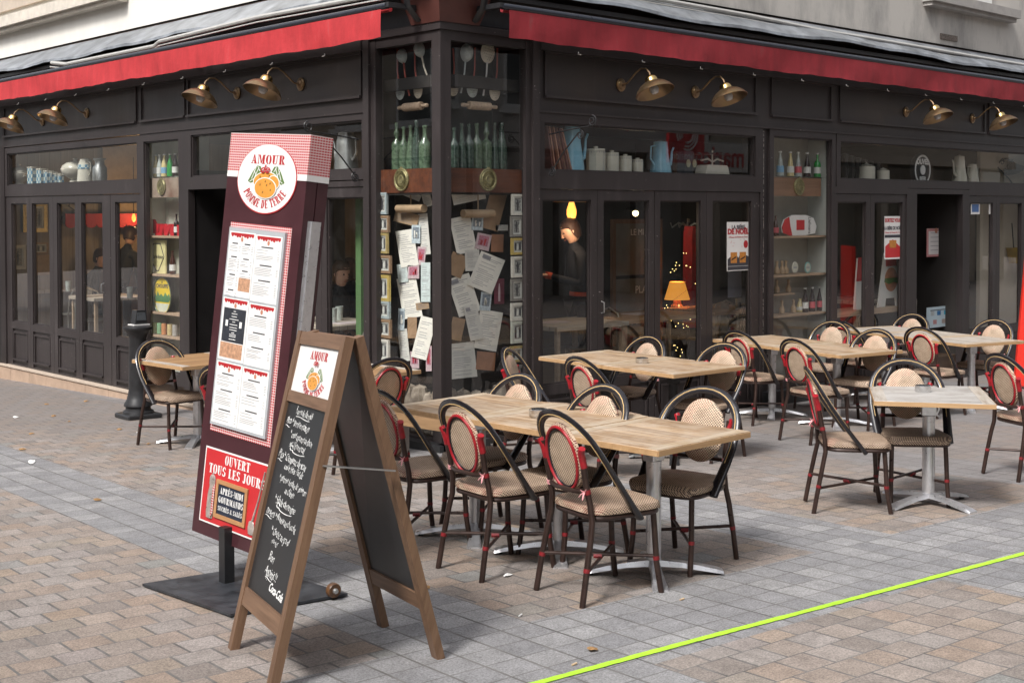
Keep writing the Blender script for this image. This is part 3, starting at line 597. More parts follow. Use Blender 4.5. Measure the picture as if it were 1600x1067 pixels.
# iron brackets
def bracket(S,px,py,lab,sgn=1):
    s,z=Sp(S,px,py,-.02); o=empty('iron_bracket',FP(S,s,-.02,z),lab,'bracket','wrought iron hanging brackets',0 if S=='R' else -PI/2)
    def spi(cx,cz,r,a0,n=20,turn=1.6): return [(0,cx-(-r*(1-i/n*.75))*math.cos(a0+turn*2*PI*i/n),cz+r*(1-i/n*.75)*math.sin(a0+turn*2*PI*i/n)) for i in range(n+1)]
    m=MB(); m.tube([(0,0,.02),(0,-.25,.05),(0,-.5,.07)],.006,6); m.build('arm',BLKM,o,True)
    m=MB(); m.tube([(0,0,-.34),(0,-.18,-.14),(0,-.36,.02)],.007,6); m.build('strut',BLKM,o,True)
    for (cx,cz,r) in ((-.52,.11,.05),(-.38,.0,.042),(-.035,-.31,.045)):
        m=MB(); m.tube(spi(cx,cz,r,PI/2),.006,6); m.build('scroll',BLKM,o,True)
bracket('R',858,214,'wrought iron bracket with scrolls on the post right of the corner window')
bracket('L',560,222,'wrought iron bracket with scrolls on the post left of the corner window')
# ------------------------------------------------------------------ the other side of the street (seen reflected in the panes)
def street_house(name,lab,org,ax,ln,h,m,shop,wn,sx):
    # org: ground corner, ax: 'x' or 'y' direction of the front; front faces the cafe
    o=empty(name,org,lab,'building')
    def T(s,d,z): return (s,-d,z) if ax=='x' else (-d,s,z)
    def mk(): return MB(T,ax=='y')
    b=mk(); b.box(0,ln,0,6,3.4,h); b.box(0,ln,.9,6,-.6,3.4); b.build('wall',m,o)
    b=mk(); b.box(0,ln,-.25,0,3.35,3.6); b.build('cornice',m,o)
    n=max(2,int(ln/2.6)); w=ln/n
    for i in range(n):
        b=mk(); b.box(i*w,i*w+.35,0,.9,-.6,3.35); b.build('pier',m,o)
        f=mk(); rect(f,i*w+.35,i*w+w,-.5,3.35,.09,.15,.25,.5); fo=f.build('shop_window_frame',shop,o)
        g=mk(); g.quad((i*w+.44,.2,0),(i*w+w-.09,.2,0),(i*w+w-.09,.2,3.26),(i*w+.44,.2,3.26)); g.build('pane',GLASS,fo)
        for z in (4.2,7.2):
            if z+2>h: continue
            f=mk(); rect(f,i*w+.75,i*w+w-.55,z,z+1.9,.08,-.03,.05); f.box(i*w+.6,i*w+w-.4,-.14,-.03,z-.12,z); fo=f.build('window_frame',wn,o)
            g=mk(); g.quad((i*w+.83,-.02,z+.08),(i*w+w-.63,-.02,z+.08),(i*w+w-.63,-.02,z+1.82),(i*w+.83,-.02,z+1.82)); g.build('pane',M('dark_pane',(.03,.035,.04),.1,0,.1,2),fo)
    return o
STB=M('beige_stone_front',(.42,.36,.29),.85,0,.15,2,bs=.3); STW=M('white_front',(.55,.53,.50),.8,0,.12,1.2); STG=M('grey_front',(.36,.35,.34),.8,0,.2,1.5)
street_house('shop_house','white fronted house across the street with a dark glazed shop',(6,-12.2,0),'x',13,10,STW,M('black_shop_paint',(.03,.03,.03),.4),WHITE,1)
street_house('stone_house','beige stone house across the street beyond the white one',(19.1,-12.2,0),'x',16,10.5,STB,M('green_shop_paint',(.05,.06,.05),.4),WHITE,1)
street_house('corner_house','grey rendered house across the street behind the photographer',(-9,-14.5,0),'x',14.9,9.5,STG,M('grey_shop_paint',(.12,.12,.12),.4),WHITE,1)
street_house('side_house','long pale house across the side street, facing the left shop front',(-13.5,-13,0),'y',15,10,STG,M('brown_shop_paint',(.06,.04,.03),.4),WHITE,1)
street_house('side_house','beige house farther down the side street, facing the left shop front',(-13.5,2.1,0),'y',22,9.5,STB,M('navy_shop_paint',(.03,.035,.05),.4),WHITE,1)
hs_=empty('hanging_shop_sign',(15.9,-10.4,3.1),'square red hanging shop sign with white spiral rings and the word Culinarion, across the street','sign')
m=MB(); m.box(-.62,.62,-.04,.04,-.05,1.0); m.build('panel',RED,hs_)
RT=Matrix.Rotation(PI,4,'Z')
text('Culinarion',.26,WHITE,hs_,(0,-.045,.10),mat3=RT)
for r in (.36,.28,.20):
    m=MB(); m.tube([(r*math.cos(t/20*1.75*PI-.6*PI),.05,.6+r*math.sin(t/20*1.75*PI-.6*PI)) for t in range(21)],.022,6); m.build('ring',WHITE,hs_)
m=MB(); m.tube([(0,-.05,1.02),(0,-1.7,1.02)],.03,6); m.build('bracket',BLKM,hs_)
fs=empty('shop_fascia_sign',(19.0,-11.9,2.95),'pale shop fascia across the street lettered marion in red','sign')
m=MB(); m.box(-2.6,2.2,-.1,.0,0,.75); m.build('panel',STW,fs); text('marion',.75,DRED,fs,(0,-.01,.36),mat3=RT,bold=.012)
# ------------------------------------------------------------------ terrace chairs
def chair_proto():
    o=empty('bistro_chair',(0,0,0),'','chair','woven bistro chairs of the terrace')
    # seat: rounded trapezoid pad with rolled front
    def outline(k=1.0):
        P=[]
        for (x,y) in arc(0,0,1,1,0,360,48)[:-1]:
            e=.42; sx=math.copysign(abs(x)**e,x); sy=math.copysign(abs(y)**e,y)
            px=.012+.205*sx*k; w=.205+.012*sx; P.append((px,w*sy*k))
        return P
    m=MB(); lv=[(.955,.408),(1.0,.414),(1.005,.430),(.985,.442),(.90,.447),(.5,.442),(.1,.440)]
    for k,z in lv: m.v+= [(x,y,z-(.014 if x>.19 and z>.41 and k>.9 else 0)) for x,y in outline(k)]
    n=48
    for i in range(len(lv)-1): m.f+=[(i*n+j,i*n+(j+1)%n,(i+1)*n+(j+1)%n,(i+1)*n+j) for j in range(n)]
    m.f.append(tuple(range(n-1,-1,-1))); m.f.append(tuple((len(lv)-1)*n+j for j in range(n)))
    m.build('seat',WSEAT,o,True)
    m=MB(); m.tube([(x*.93,y*.93,.396) for x,y in outline()],.0125,8,True); m.build('seat_frame',BRONZE,o,True)
    for s in (-1,1):
        m=MB(); m.tube([(.165,s*.165,.395),(.172,s*.168,.30),(.180,s*.172,.15),(.205,s*.178,0)],.0145,10); L=m.build('leg',BRONZE,o,True)
        m=MB(); m.tube([(.1795,s*.172,.161),(.1775,s*.1715,.179)],.0158,10); m.build('binding',REDB,L,True)
        m=MB(); m.tube([(-.262,s*.185,0),(-.235,s*.18,.15),(-.205,s*.172,.30),(-.188,s*.162,.38),(-.192,s*.152,.46),(-.212,s*.146,.56),(-.232,s*.150,.66),(-.245,s*.150,.72)],.0145,10); L=m.build('leg',BRONZE,o,True)
        m=MB(); m.tube([(-.2325,s*.179,.161),(-.2285,s*.178,.179)],.0158,10); m.build('binding',REDB,L,True)
        m=MB(); m.tube([(-.225,s*.150,.635),(-.2345,s*.151,.672),(-.244,s*.154,.70),(-.250,s*.168,.727)],[.0165,.0168,.0165,.0165],10); m.build('binding',REDR,L,True)
        m=MB(); m.tube([(-.2035,s*.150,.510),(-.2075,s*.147,.530)],.0170,10); m.build('binding',REDB if s<0 else PINK,L,True)
    # stretchers crossing
    for s in (-1,1):
        m=MB(); z=.168+.010*s; m.tube([(-.232,s*.176,z),(.178,-s*.170,z)],.0088,8); q=m.build('stretcher',BRONZE,o,True)
        if s>0: m=MB(); m.tube([(-.045,.02,.170),(-.015,-.006,.170)],.0135,8); m.build('binding',REDB,q,True)
    m=MB(); m.tube([(-.205,-.148,.52),(-.225,-.07,.515),(-.228,.07,.515),(-.205,.148,.52)],.0115,8); m.build('back_bar',BRONZE,o,True)
    # arch
    P=[]
    for (y,z,) in [(-.214,.385),(-.220,.45),(-.2285,.53),(-.2335,.60),(-.229,.67)]: P.append((y,z))
    P+= [(-.2235*math.cos(t*PI/16),.685+.183*math.sin(t*PI/16)) for t in range(1,16)]
    P+= [(-y,z) for y,z in P[:5][::-1]]
    def AX(z): return .045-(z-.385)*.675-.02*math.sin((z-.385)/.48*PI)
    pts=[(AX(z),y,z) for y,z in P]
    nrm=Vector((.83,0,.56)) # plane normal of the arch
    # wide flattish profile: wide in the arch plane
    m=MB(); m.tube(pts,[.030-.0065*min(1,max(0,(p[2]-.385)/.25)) for p in pts],12,flat=.5,up=nrm); m.build('back_arch',BLKT,o,True)
    for q in (1,-1):
        off=nrm*.0112*q; m=MB(); pp=[Vector((AX(z)+off.x,y*.985,z+off.z)) for y,z in P if z>.47]; m.tube(pp,.0031,6); m.build('pinstripe',GOLD,o,True)
    # medallion
    c=Vector((-.224,0,.660)); up=Vector((-.20,0,.98)).normalized(); N=Vector((.98,0,.20))
    A,Bh=.132,.166
    def el(ka,kb,t,d): return c+Vector((0,1,0))*(A*ka*math.cos(t))+up*(Bh*kb*math.sin(t))+N*d
    m=MB(); n=40; rings=[(.0,.018),(.5,.017),(.9,.013),(1.0,.004),(1.0,-.008),(.94,-.014),(.5,-.012),(0,-.012)]
    for k,d in rings: m.v+=[el(max(k,.001),max(k,.001),2*PI*j/n,d) for j in range(n)]
    for i in range(len(rings)-1): m.f+=[(i*n+j,i*n+(j+1)%n,(i+1)*n+(j+1)%n,(i+1)*n+j) for j in range(n)]
    md=m.build('medallion',WBACK,o,True)
    m=MB(); m.tube([el(.88,.90,2*PI*j/40,-.019) for j in range(40)],.0075,8,True); m.build('rim',REDR,md,True)
    m=MB(); m.tube([el(.79,.82,2*PI*j/40,-.015) for j in range(40)],.0048,8,True); m.build('inner_rim',BLKT,md,True)
    return o
C0=chair_proto(); link_children()
used=[False]; CHS=[]
def chair(*a,**k): o=chair_(*a,**k); CHS.append(o); return o
def chair_(px,py,ang,lab,seat=None,h=.865):
    if seat is None:
        q=Gp(px,py,h); f=Vector((math.cos(math.radians(ang)),math.sin(math.radians(ang)),0)); q=q+f*.285
    else: q=Vector(seat)
    loc=(q.x,q.y,gz(q.x,q.y))
    if not used[0]: C0.location=loc; C0.rotation_euler=(0,0,math.radians(ang)); C0['label']=lab; used[0]=True; return C0
    return dup(C0,loc,math.radians(ang),lab)
chair(868,645,-10,'chair with its back to us at the near end of the long front table',(-2.27,-3.93,0))
chair(728,630,-5,'second chair with its back to us along the front table, between two others',(-2.31,-3.25,0))
chair(590,612,-4,'chair half hidden by the chalkboard at the left end of the long front table')
chair(612,561,88,'chair seen from behind between the chalkboard and the corner post')
chair(818,590,178,'chair facing us behind the left end of the long front table')
chair(902,560,-8,'chair with its back to us at the left edge of the table with black pedestal')
chair(950,607,176,'chair facing us behind the middle of the long front table')
chair(1118,625,189,'chair facing us at the near right end of the long front table',(-1.60,-3.84,0))
chair(1016,529,180,'chair facing us behind the middle of the table with the black pedestal')
chair(1135,540,185,'chair facing us at the right end of the table with the black pedestal')
chair(1150,519,-5,'chair with back to us at the left of the bottle show case table')
chair(1248,528,-12,'chair with back to us at the near corner of the bottle show case table',(2.64,-1.84,0))
chair(1268,588,-48,'chair seen side on at the left of the small grey table',(.29,-3.66,0))
chair(1412,567,222,'chair facing us behind the small grey table')
chair(1560,556,-25,'chair with its back to us cut by the right picture edge')
chair(1303,505,184,'chair facing us behind the left half of the bottle show case table')
chair(1312,503,-8,'chair turned away at the left of the farthest table, mostly hidden by another')
chair(1372,518,182,'chair facing us behind the near corner of the bottle show case table')
chair(1437,513,-6,'chair with its back to us in front of the farthest table')
chair(1428,493,182,'chair facing us behind the farthest table, in front of the open doorway')
chair(1556,502,180,'chair facing us beside the red panel, near corner of the farthest table')
chair(241,535,-84,'lone chair facing us on the left between the black bollard and the oak table')
chair(790,547,-62,'chair seen side on in front of the right corner window')
chair(318,590,150,'chair mostly hidden behind the tall menu board',(-.6,.95,0))
chair(520,600,20,'chair of which only the legs show between the menu board and the chalkboard',(-2.05,-.35,0))
def ribbon(o,sd):
    m=MB(); z=.522
    for a,b,cc in ((.02,-.018,.022),(-.025,-.03,-.045),(-.03,.016,-.030),(.01,.028,-.055),(-.01,.022,.018)): m.tube([(-.222,sd*.150,z),(-.232+a*.5,sd*.150+b*.6,z+cc*.4),(-.236+a,sd*.150+b,z+cc)],[.009,.007,.003],5,flat=.5)
    m.v=[(-.225+(a+.225)*.6,sd*.150+(b-sd*.150)*.55,.522+(c-.522)*.7) for a,b,c in m.v]; m.build('ribbon',PINK,o,True)
for o_,sd in zip(CHS,(-1,-1,-1,0,0,0,0,0,0,1,0,-1,1,0,-1)):
    if sd: ribbon(o_,sd)
# ------------------------------------------------------------------ tables
def table(name,c,ang,lx,ly,z,mat,lab,group=None,pole=ALU,pz=None,black=False):
    """one table: top lx by ly at height z (top surface), standing on the sloping ground"""
    g0=gz(c[0],c[1]); h=z-g0; o=empty(name,(c[0],c[1],g0),lab,'table',group,math.radians(ang))
    m=MB(); m.bev(-lx/2,lx/2,-ly/2,ly/2,h-.032,h,.003); t=m.build('tabletop',mat,o)
    for s in (-1,1):
        m=MB(); m.box(-lx/2+.001,lx/2-.001,s*(ly/2+.001)-.002,s*(ly/2+.001)+.002,h-.030,h-.003); m.build('edge_strip',EDGE,t)
    for s in (-1,1):
        m=MB(); m.box(s*(lx/2+.001)-.002,s*(lx/2+.001)+.002,-ly/2+.001,ly/2-.001,h-.030,h-.003); m.build('edge_strip',EDGE,t)
    P=BLKM if black else pole
    for s in (-1,1):
        m=MB()
        if mat in (TOPX,TOPO): m.box(*sorted((s*(lx/2-.075),s*(lx/2-.002))),-ly/2+.002,ly/2-.002,h-.002,h+.0012); m.build('end_board',ENDX,t)
        else: m.box(-lx/2+.002,lx/2-.002,*sorted((s*(ly/2-.075),s*(ly/2-.002))),h-.002,h+.0012); m.build('end_board',ENDB,t)
    m=MB(); m.lathe([(.16,h-.052),(.19,h-.040),(.19,h-.0325)],(0,0,0),24); m.build('mounting_disc',BLKM,o,True)
    m=MB(); m.bev(-.045,.045,-.035,.035,h-.14,h-.052,.004); m.build('bracket',P,o)
    m=MB(); m.tube([(.05,.02,h-.06),(.062,.02,h-.10),(.05,.02,h-.135),(.064,.02,h-.15)],.008,6); m.build('tilt_lever',P,o,True)
    m=MB(); m.lathe([(.038,.075),(.038,h-.14)],(0,0,0),24); m.build('pole',P,o,True)
    for k in range(4):
        R4=Matrix.Rotation(PI/4+k*PI/2,4,'Z'); m=MB()
        secs=[(.0,.030,.045,.078),(.05,.030,.045,.074),(.14,.030,.040,.064),(.24,.036,.026,.048),(.31,.040,.016,.033),(.345,.038,.010,.022)]
        for x,w,za,zb in secs: m.v+=[R4@Vector(p) for p in ((x,-w,za),(x,w,za),(x,w*.8,zb),(x,-w*.8,zb))]
        for i in range(5): m.f+=[(i*4+j,i*4+(j+1)%4,(i+1)*4+(j+1)%4,(i+1)*4+j) for j in range(4)]
        m.f+=[(3,2,1,0),(20,21,22,23)]
        f=m.build('foot',P,o); b=MB(); b.lathe([(.018,0),(.018,.016)],R4@Vector((.318,0,0)),10); b.build('glide',BLKM,f,True)
    return o
def unit(p,q,n,w,z,*a):  # n tables in a row from corner line p (near, x0) towards q
    pass
def row_tables(p0,p1,n,width,z,mat,labs,group,**k):
    """p0->p1: long front edge on the ground plan; tables extend to +width on the right of travel"""
    p0=Vector(p0);p1=Vector(p1); d=(p1-p0).normalized(); nn=Vector((d.y,-d.x)); L=(p1-p0).length; ln=L/n; ang=math.degrees(math.atan2(nn.y,nn.x))
    for i in range(n):
        c=p0+d*(ln*(i+.5))+nn*(width/2); table('terrace_table',(c.x,c.y),ang,width,ln-.006,z+.0015*(i%2),mat,labs[i],group,**k)
G3='tables pushed together in front'
row_tables((-2.216,-4.224),(-2.273,-2.275),3,.727,.855,TOPW,['front wooden table at the near end of the long row, steel pole','middle wooden table of the long front row, carrying a round ashtray','last wooden table of the long front row, next to the corner post'],'wooden tables pushed together in the front row')
row_tables((.60,-1.96),(.69,-.43),2,.80,.752,TOPW,['wooden table on black pedestal, near half with its square corner to us','wooden table on black pedestal, far half against the shop front'],'pair of tables on black pedestals',black=True)
row_tables((3.14,-1.75),(3.47,-.06),2,.79,.680,TOPW,['weathered wooden table before the bottle show case, near one of the pair','weathered wooden table before the bottle show case, far one of the pair'],'pair of tables before the bottle show case')
row_tables((5.16,-1.87),(5.72,-.04),3,.79,.642,TOPG,['pale weathered table at the near end of the farthest row','pale weathered table in the middle of the farthest row','pale weathered table at the far end of the farthest row, by the door'],'farthest row of tables')
table('terrace_table',(.74,-3.93),-56,.70,.80,.80,TOPX,'small square grey weathered table standing alone on the right, round ashtray on it')
table('terrace_table',(-1.20,1.83),3,.78,.80,.695,TOPO,'oak table with silver pedestal on the left, beside the tall menu board')
table('terrace_table',(-.62,.36),3,.74,.80,.685,TOPO,'oak table behind the chalkboard, left of the corner post')
table('terrace_table',(1.95,-4.60),-57,.70,.80,.76,TOPX,'table of which one pale corner enters at the right picture edge')
# bench
b=empty('plank_bench',(-1.05,-1.15,gz(-1.05,-1.15)),'low plank bench with a peeling white leg beside the corner post','bench',None,math.radians(5))
m=MB(); m.box(-.16,.16,-.45,.45,.42,.50); m.build('seat',wood('bench_wood',(.20,.12,.06),(.34,.21,.11),1,None,50,.5),b)
for s in (-.38,.38): m=MB(); m.box(-.12,.12,s-.03,s+.03,0,.418); m.build('leg',painted('peeling_white',(.30,.28,.26),.1),b)
# ashtrays
def ashtray(px,py,z,lab):
    d=ray(px,py); t=(z-CAM.z)/d.z; q=CAM+t*d
    m=MB(); m.lathe([(.0,.0),(.048,0),(.050,.004),(.050,.040),(.047,.042),(.036,.040),(.036,.012),(0,.010)],(0,0,0),28); o=m.build('ashtray',CHROME,None,True); o.location=(q.x,q.y,z+.001); tag(o,lab,'ashtray','steel ashtrays')
ashtray(841,651,.8575,'round steel ashtray on the long front table')
ashtray(1003,567,.753,'round steel ashtray on the table with black pedestal')
ashtray(1442,612,.80,'round steel ashtray on the small grey table')
# ------------------------------------------------------------------ tall menu board on a steel base
MT=Matrix(((.07087,.99325,.09187,-3.5),(-.99583,.07576,-.05085,-2.594),(-.05746,-.08788,.99447,.3399),(0,0,0,1)))
T_=empty('menu_totem',(0,0,0),'tall leaning maroon menu board with gingham top on a black steel base plate','menu board',M=MT)
w=.32
m=MB(); m.box(-w,w,0,.062,0,2.003); m.build('front_board',MAR,T_)
m=MB(); m.box(-w,w,.068,.13,.0,2.0); m.build('rear_board',MAR,T_)
m=MB(); m.box(-w+.02,w-.02,.062,.068,0.02,1.98); m.build('seam',SILV,T_)
m=MB(); m.box(-w-.0015,w+.0015,-.0015,.1315,1.815,2.0045); m.build('gingham_band',GING,T_)
m=MB(); m.box(-w-.0016,w+.0016,-.0016,.1316,1.786,1.8149); m.build('white_stripe',SIGNW,T_)
m=MB(); m.box(w+.001,w+.014,.03,.10,.20,1.60); m.box(w+.014,w+.020,.04,.052,.2,1.6); m.build('steel_strip',ALU,T_)
def disc(r,x,z,y0,y1,n=48,sx=1): 
    m=MB(); m.prism([(x+r*sx*math.cos(2*PI*i/n),z+r*math.sin(2*PI*i/n)) for i in range(n)],y0,y1); return m
BD=disc(.171,.011,1.783,-.004,-.0017,sx=1.40).build('logo_disc',DRED,T_)
disc(.167,.011,1.785,-.005,-.0041,sx=1.40).build('disc_face',SIGNW,BD)
def potatoes(par,x,z,k,y,qx=1):
    mk=lambda: MB(lambda a,b,c: (x+(a-x)*qx,b,c))
    def ell(cx,cz,rx,rz,rot,n=28): 
        c,s=math.cos(rot),math.sin(rot); return [(x+k*(cx+rx*math.cos(2*PI*i/n)*c-rz*math.sin(2*PI*i/n)*s),z+k*(cz+rx*math.cos(2*PI*i/n)*s+rz*math.sin(2*PI*i/n)*c)) for i in range(n)]
    for sg in (-1,1):
        m=mk()
        lf=[(.25,.62),(.42,.98),(.62,1.0),(.82,.75),(1.12,.12),(.95,.02),(.72,.1),(.5,.35)]
        m.prism([(x+sg*k*a,z+k*b) for a,b in lf],y-.0004,y); l=m.build('leaf',GREENL,par)
        m=mk()
        for a,b,c,d in ((.3,.6,1.0,.1),(.5,.92,.72,.35),(.68,.9,.9,.25),(.42,.7,.58,.95),(.62,.42,.8,.75)):
            dx,dz=c-a,d-b; q=math.hypot(dx,dz); nx,nz=-dz/q*.018,dx/q*.018
            m.prism([(x+sg*k*(a+nx),z+k*(b+nz)),(x+sg*k*(c+nx),z+k*(d+nz)),(x+sg*k*(c-nx),z+k*(d-nz)),(x+sg*k*(a-nx),z+k*(b-nz))],y-.0008,y-.0005)
        m.build('leaf_vein',SIGNW,l)
    for i,(cx,cz,rx,rz,ro) in enumerate(((-.02,.16,.72,.5,.1),(.50,.12,.30,.36,.5),(.02,-.22,.64,.54,-.15))):
        y1=y-.001-.0012*i
        m=mk(); m.prism(ell(cx,cz,rx+.05,rz+.05,ro),y1-.0004,y1); q=m.build('potato_outline',SIGNW,par)
        m=mk(); m.prism(ell(cx,cz,rx,rz,ro),y1-.0009,y1-.0005); m.build('potato',POTATO,q)
    m=mk()
    for (a,b) in ((-.3,-.1),(.1,-.1),(.35,-.35),(-.1,-.5),(-.35,.35),(.2,.42),(0,.1),(.3,0)): m.prism([(x+k*(a-.02),z+k*b),(x+k*(a+.02),z+k*b),(x+k*(a+.03),z+k*(b+.1)),(x+k*a,z+k*(b+.1))],y-.0050,y-.0046)
    m.build('potato_eyes',DARK,par)
slab('AMOUR',.044,.272,DRED,T_,.012,1.878,-.0055)
potatoes(T_,.012,1.758,.088,-.0055,1.5); text('de',.056,DRED,T_,(.0,-.0125,1.830),shear=.3,sx=1.35,bold=.001)
slab('POMME DE TERRE',.040,.272,DRED,T_,.010,1.786,-.0055,arcr=.126,q=1.36)
# menu cases
m=MB(); m.box(-.245,.250,-.004,-.0005,.52,1.56); m.build('gingham_panel',GING,T_)
m=MB(); m.box(-.232,.222,-.018,-.0045,.555,1.535); cs_=m.build('menu_case',M('case_acrylic',(.42,.44,.46),.15,0,.1,6),T_)
def page(par,x0,x1,z0,z1,y,kind):
    m=MB(); m.box(x0,x1,y,y+.0006,z0,z1); p=m.build('menu_page',SIGNW,par); w=x1-x0; y2=y-.0004
    m=MB(); n=9
    for i in range(n):
        cx=x0+w*(.06+.88*(i+.5)/n); r=w*.058; dz=.004*math.sin(i*1.9)
        m.prism([(cx-r,z1-.006),(cx+r,z1-.006),(cx+r*.9,z1-.020+dz),(cx+r*.3,z1-.027+dz),(cx-r*.4,z1-.024+dz),(cx-r*.95,z1-.015+dz)],y2-.0003,y2)
    m.build('garland',DRED,p); disc(.012,(x0+x1)/2,z1-.036,y2-.0003,y2,12,.8).build('crest',M('crest_tan',(.50,.22,.14),.6),p)
    m=MB(); mi=MB()
    def lines(a,b,zt,zb,head=True):
        z=zt
        if head: m.prism(rc(a+(b-a)*.2,a+(b-a)*.72,z-.006,z),y2-.0002,y2); z-=.016
        while z>zb:
            mi.prism(rc(a,a+(b-a)*random.uniform(.45,.78),z-.0022,z),y2-.0002,y2); mi.prism(rc(b-.014,b,z-.0022,z),y2-.0002,y2)
            z-=random.choice((.0075,.0085,.014))
    if kind==0:
        mid=(x0+x1)/2
        for a,b in ((x0+.012,mid-.006),(mid+.006,x1-.01)):
            z=z1-.055
            while z>z0+(.03 if a<mid else .12): q=z-random.uniform(.04,.07); lines(a,b,z,q); z=q-.018
        k=MB(); k.prism(rc(mid+.004,x1-.008,z0+.03,z0+.095),y2-.0002,y2); k.build('photo',M('menu_photo',(.50,.28,.17),.6,0,.4,60),p)
    elif kind==1:
        z=z1-.055
        while z>z0+.04: q=z-random.uniform(.05,.08); lines(x0+.014,x1-.012,z,q); z=q-.02
    elif kind==2:
        k=MB(); k.prism(rc(x0+.016,x1-.014,z0+.09,z1-.05),y2-.0002,y2); k.build('slate_print',M('slate_print',(.030,.033,.042),.6,0,.3,30),p)
        k=MB(); k.prism(rc(x0+.012,x1-.018,z0+.012,z0+.086),y2-.0002,y2); k.build('photo',M('menu_photo',(.50,.28,.17),.6,0,.4,60),p)
        k=MB(); z=z1-.062; cx=(x0+x1)/2
        while z>z0+.10: ww=random.uniform(.01,.04); k.prism(rc(cx-ww,cx+ww,z-.003,z),y2-.0009,y2-.0004); z-=random.choice((.009,.014,.012))
        for sx in (-1,1): k.prism(rc(cx+sx*.058-.010,cx+sx*.058+.010,z1-.14,z1-.11),y2-.0009,y2-.0004)
        k.build('slate_lettering',CHALK,p)
    m.v and m.build('headings',INK,p); mi.v and mi.build('text_lines',INKL,p)
page(T_,-.222,-.008,1.197,1.515,-.0186,0); page(T_,-.004,.206,1.190,1.512,-.0186,1)
page(T_,-.222,-.008,.882,1.188,-.0186,2); page(T_,-.004,.206,.880,1.180,-.0186,1)
page(T_,-.222,-.008,.568,.872,-.0186,1); page(T_,-.004,.206,.568,.870,-.0186,1)
m=MB(); m.box(-.264,.290,-.003,-.0005,.066,.438); rp=m.build('poster_border',SIGNW,T_); m=MB(); m.box(-.256,.282,-.0036,-.0031,.074,.430); m.build('poster_face',RED,rp)
slab('OUVERT',.046,.205,SIGNW,T_,.010,.396,-.0040); slab('TOUS LES JOURS',.046,.46,SIGNW,T_,.010,.338,-.0040)
m=MB(); rect(m,-.138,.122,.110,.296,.020,-.012,-.004); fo=m.build('slate_frame',wood('poster_frame_wood',(.36,.17,.07),(.55,.30,.14),0,None,40,.5),T_)
m=MB(); m.box(-.118,.102,-.008,-.004,.130,.276); m.build('slate',M('navy_slate',(.020,.026,.045),.6,0,.2,30),fo)
slab('APRÈS-MIDI',.030,.19,SIGNW,T_,-.008,.246,-.0084); slab('GOURMANDS',.030,.205,SIGNW,T_,-.008,.203,-.0084); slab('SUCRÉS & SALÉS',.022,.20,SIGNW,T_,-.008,.160,-.0084)
m=MB(); m.lathe([(0,.0),(.026,.004),(.030,.03),(.028,.12),(.020,.155),(.020,.165),(.024,.168),(.024,.20),(.015,.214),(.006,.216),(.006,.226),(0,.228)],(-.178,-.006,.092),16,None,1,.25); m.build('jug_picture',M('jug_silver',(.50,.44,.40),.3,.4,.3,30),T_,True)
m=MB(); m.prism([(-.160,.10),(-.142,.13),(-.142,.27),(-.160,.25)],-.0142,-.0138); m.build('jug_gingham',GING,T_)
m=MB(); m.tube([(.235,-.006,.40),(.205,-.006,.26),(.175,-.006,.155)],[.004,.004,.006],6); m.lathe([(0,-.034),(.02,-.03),(.026,0),(.02,.028),(0,.036)],(.168,-.006,.12),14,None,1,.2); m.build('spoon_picture',M('jug_silver',(.50,.44,.40),.3,.4,.3,30),T_,True)
# base: world aligned parts
T2=MT.inverted()
def world(mb,name,mat,par,sm=False,Mi=T2):
    mb.v=[tuple(Mi@Vector(p)) for p in mb.v]; return mb.build(name,mat,par,sm)
a,b_,c_=Vector((-3.82,-2.33)),Vector((-3.79,-3.10)),Vector((-3.21,-3.17)); d_=a+c_-b_
m=MB(); 
lo=[(p.x,p.y,gz(p.x,p.y)+.006) for p in (a,b_,c_,d_)]; hi=[(x,y,z+.012) for x,y,z in lo]
m.add(lo+hi,[(3,2,1,0),(4,5,6,7),(0,1,5,4),(1,2,6,5),(2,3,7,6),(3,0,4,7)]); world(m,'base_plate',M('scuffed_steel',(.022,.024,.030),.45,.2,.3,9,c2=(.07,.075,.085),bs=.3),T_)
m=MB(); m.box(-3.537,-3.483,-2.617,-2.563,.145,.43); world(m,'post',BLKM,T_)
for (x,y) in (tuple(Gp(521,937))[:2],tuple(Gp(389,952))[:2]):
    z=gz(x,y)+.012
    MW=Matrix.Translation((x,y,z+.034))@Matrix.Rotation(math.radians(-5),4,'Z')@Matrix.Rotation(PI/2,4,'X')
    m=MB(); m.lathe([(.014,-.017),(.030,-.017),(.034,-.012),(.034,.012),(.030,.017),(.014,.017)],(0,0,0),24,MW); q=world(m,'castor',M('amber_wheel',(.26,.11,.03),.4,0,.4,40,c2=(.06,.035,.025)),T_,True)
    m=MB(); m.lathe([(0,-.036),(.010,-.036),(.014,-.02),(.014,.02),(.010,.03),(0,.03)],(0,0,0),12,MW); world(m,'axle',SILV,q,True)
# ------------------------------------------------------------------ folding chalkboard
AM=Matrix(((-.2878,.92598,.2444,-4.1106),(-.9567,-.28958,-.02943,-3.7642),(.04352,-.24229,.96923,.1876),(0,0,0,1)))
A_=empty('pavement_chalkboard',(0,0,0),'folding wooden pavement chalkboard with a white logo panel and a handwritten menu','chalkboard',M=AM)
AI=AM.inverted(); W2=.311; H2=1.323; s=.047
for sg in (-1,1): m=MB(); x=sg*(W2-s/2); m.box(x-s/2,x+s/2,0,.036,-.01,H2); m.build('stile',AFR,A_)
for z0,z1 in ((H2-.055,H2-.001),(1.029,1.075),(.190,.262)): m=MB(); m.box(-W2+s,W2-s,.003,.034,z0,z1); m.build('rail',AFRH,A_)
m=MB(); m.box(-W2+s,W2-s,.012,.020,1.075,H2-.055); m.build('logo_panel',SIGNW,A_)
m=MB(); m.box(-W2+s,W2-s,.014,.022,.262,1.029); m.build('slate',BLACKB,A_)
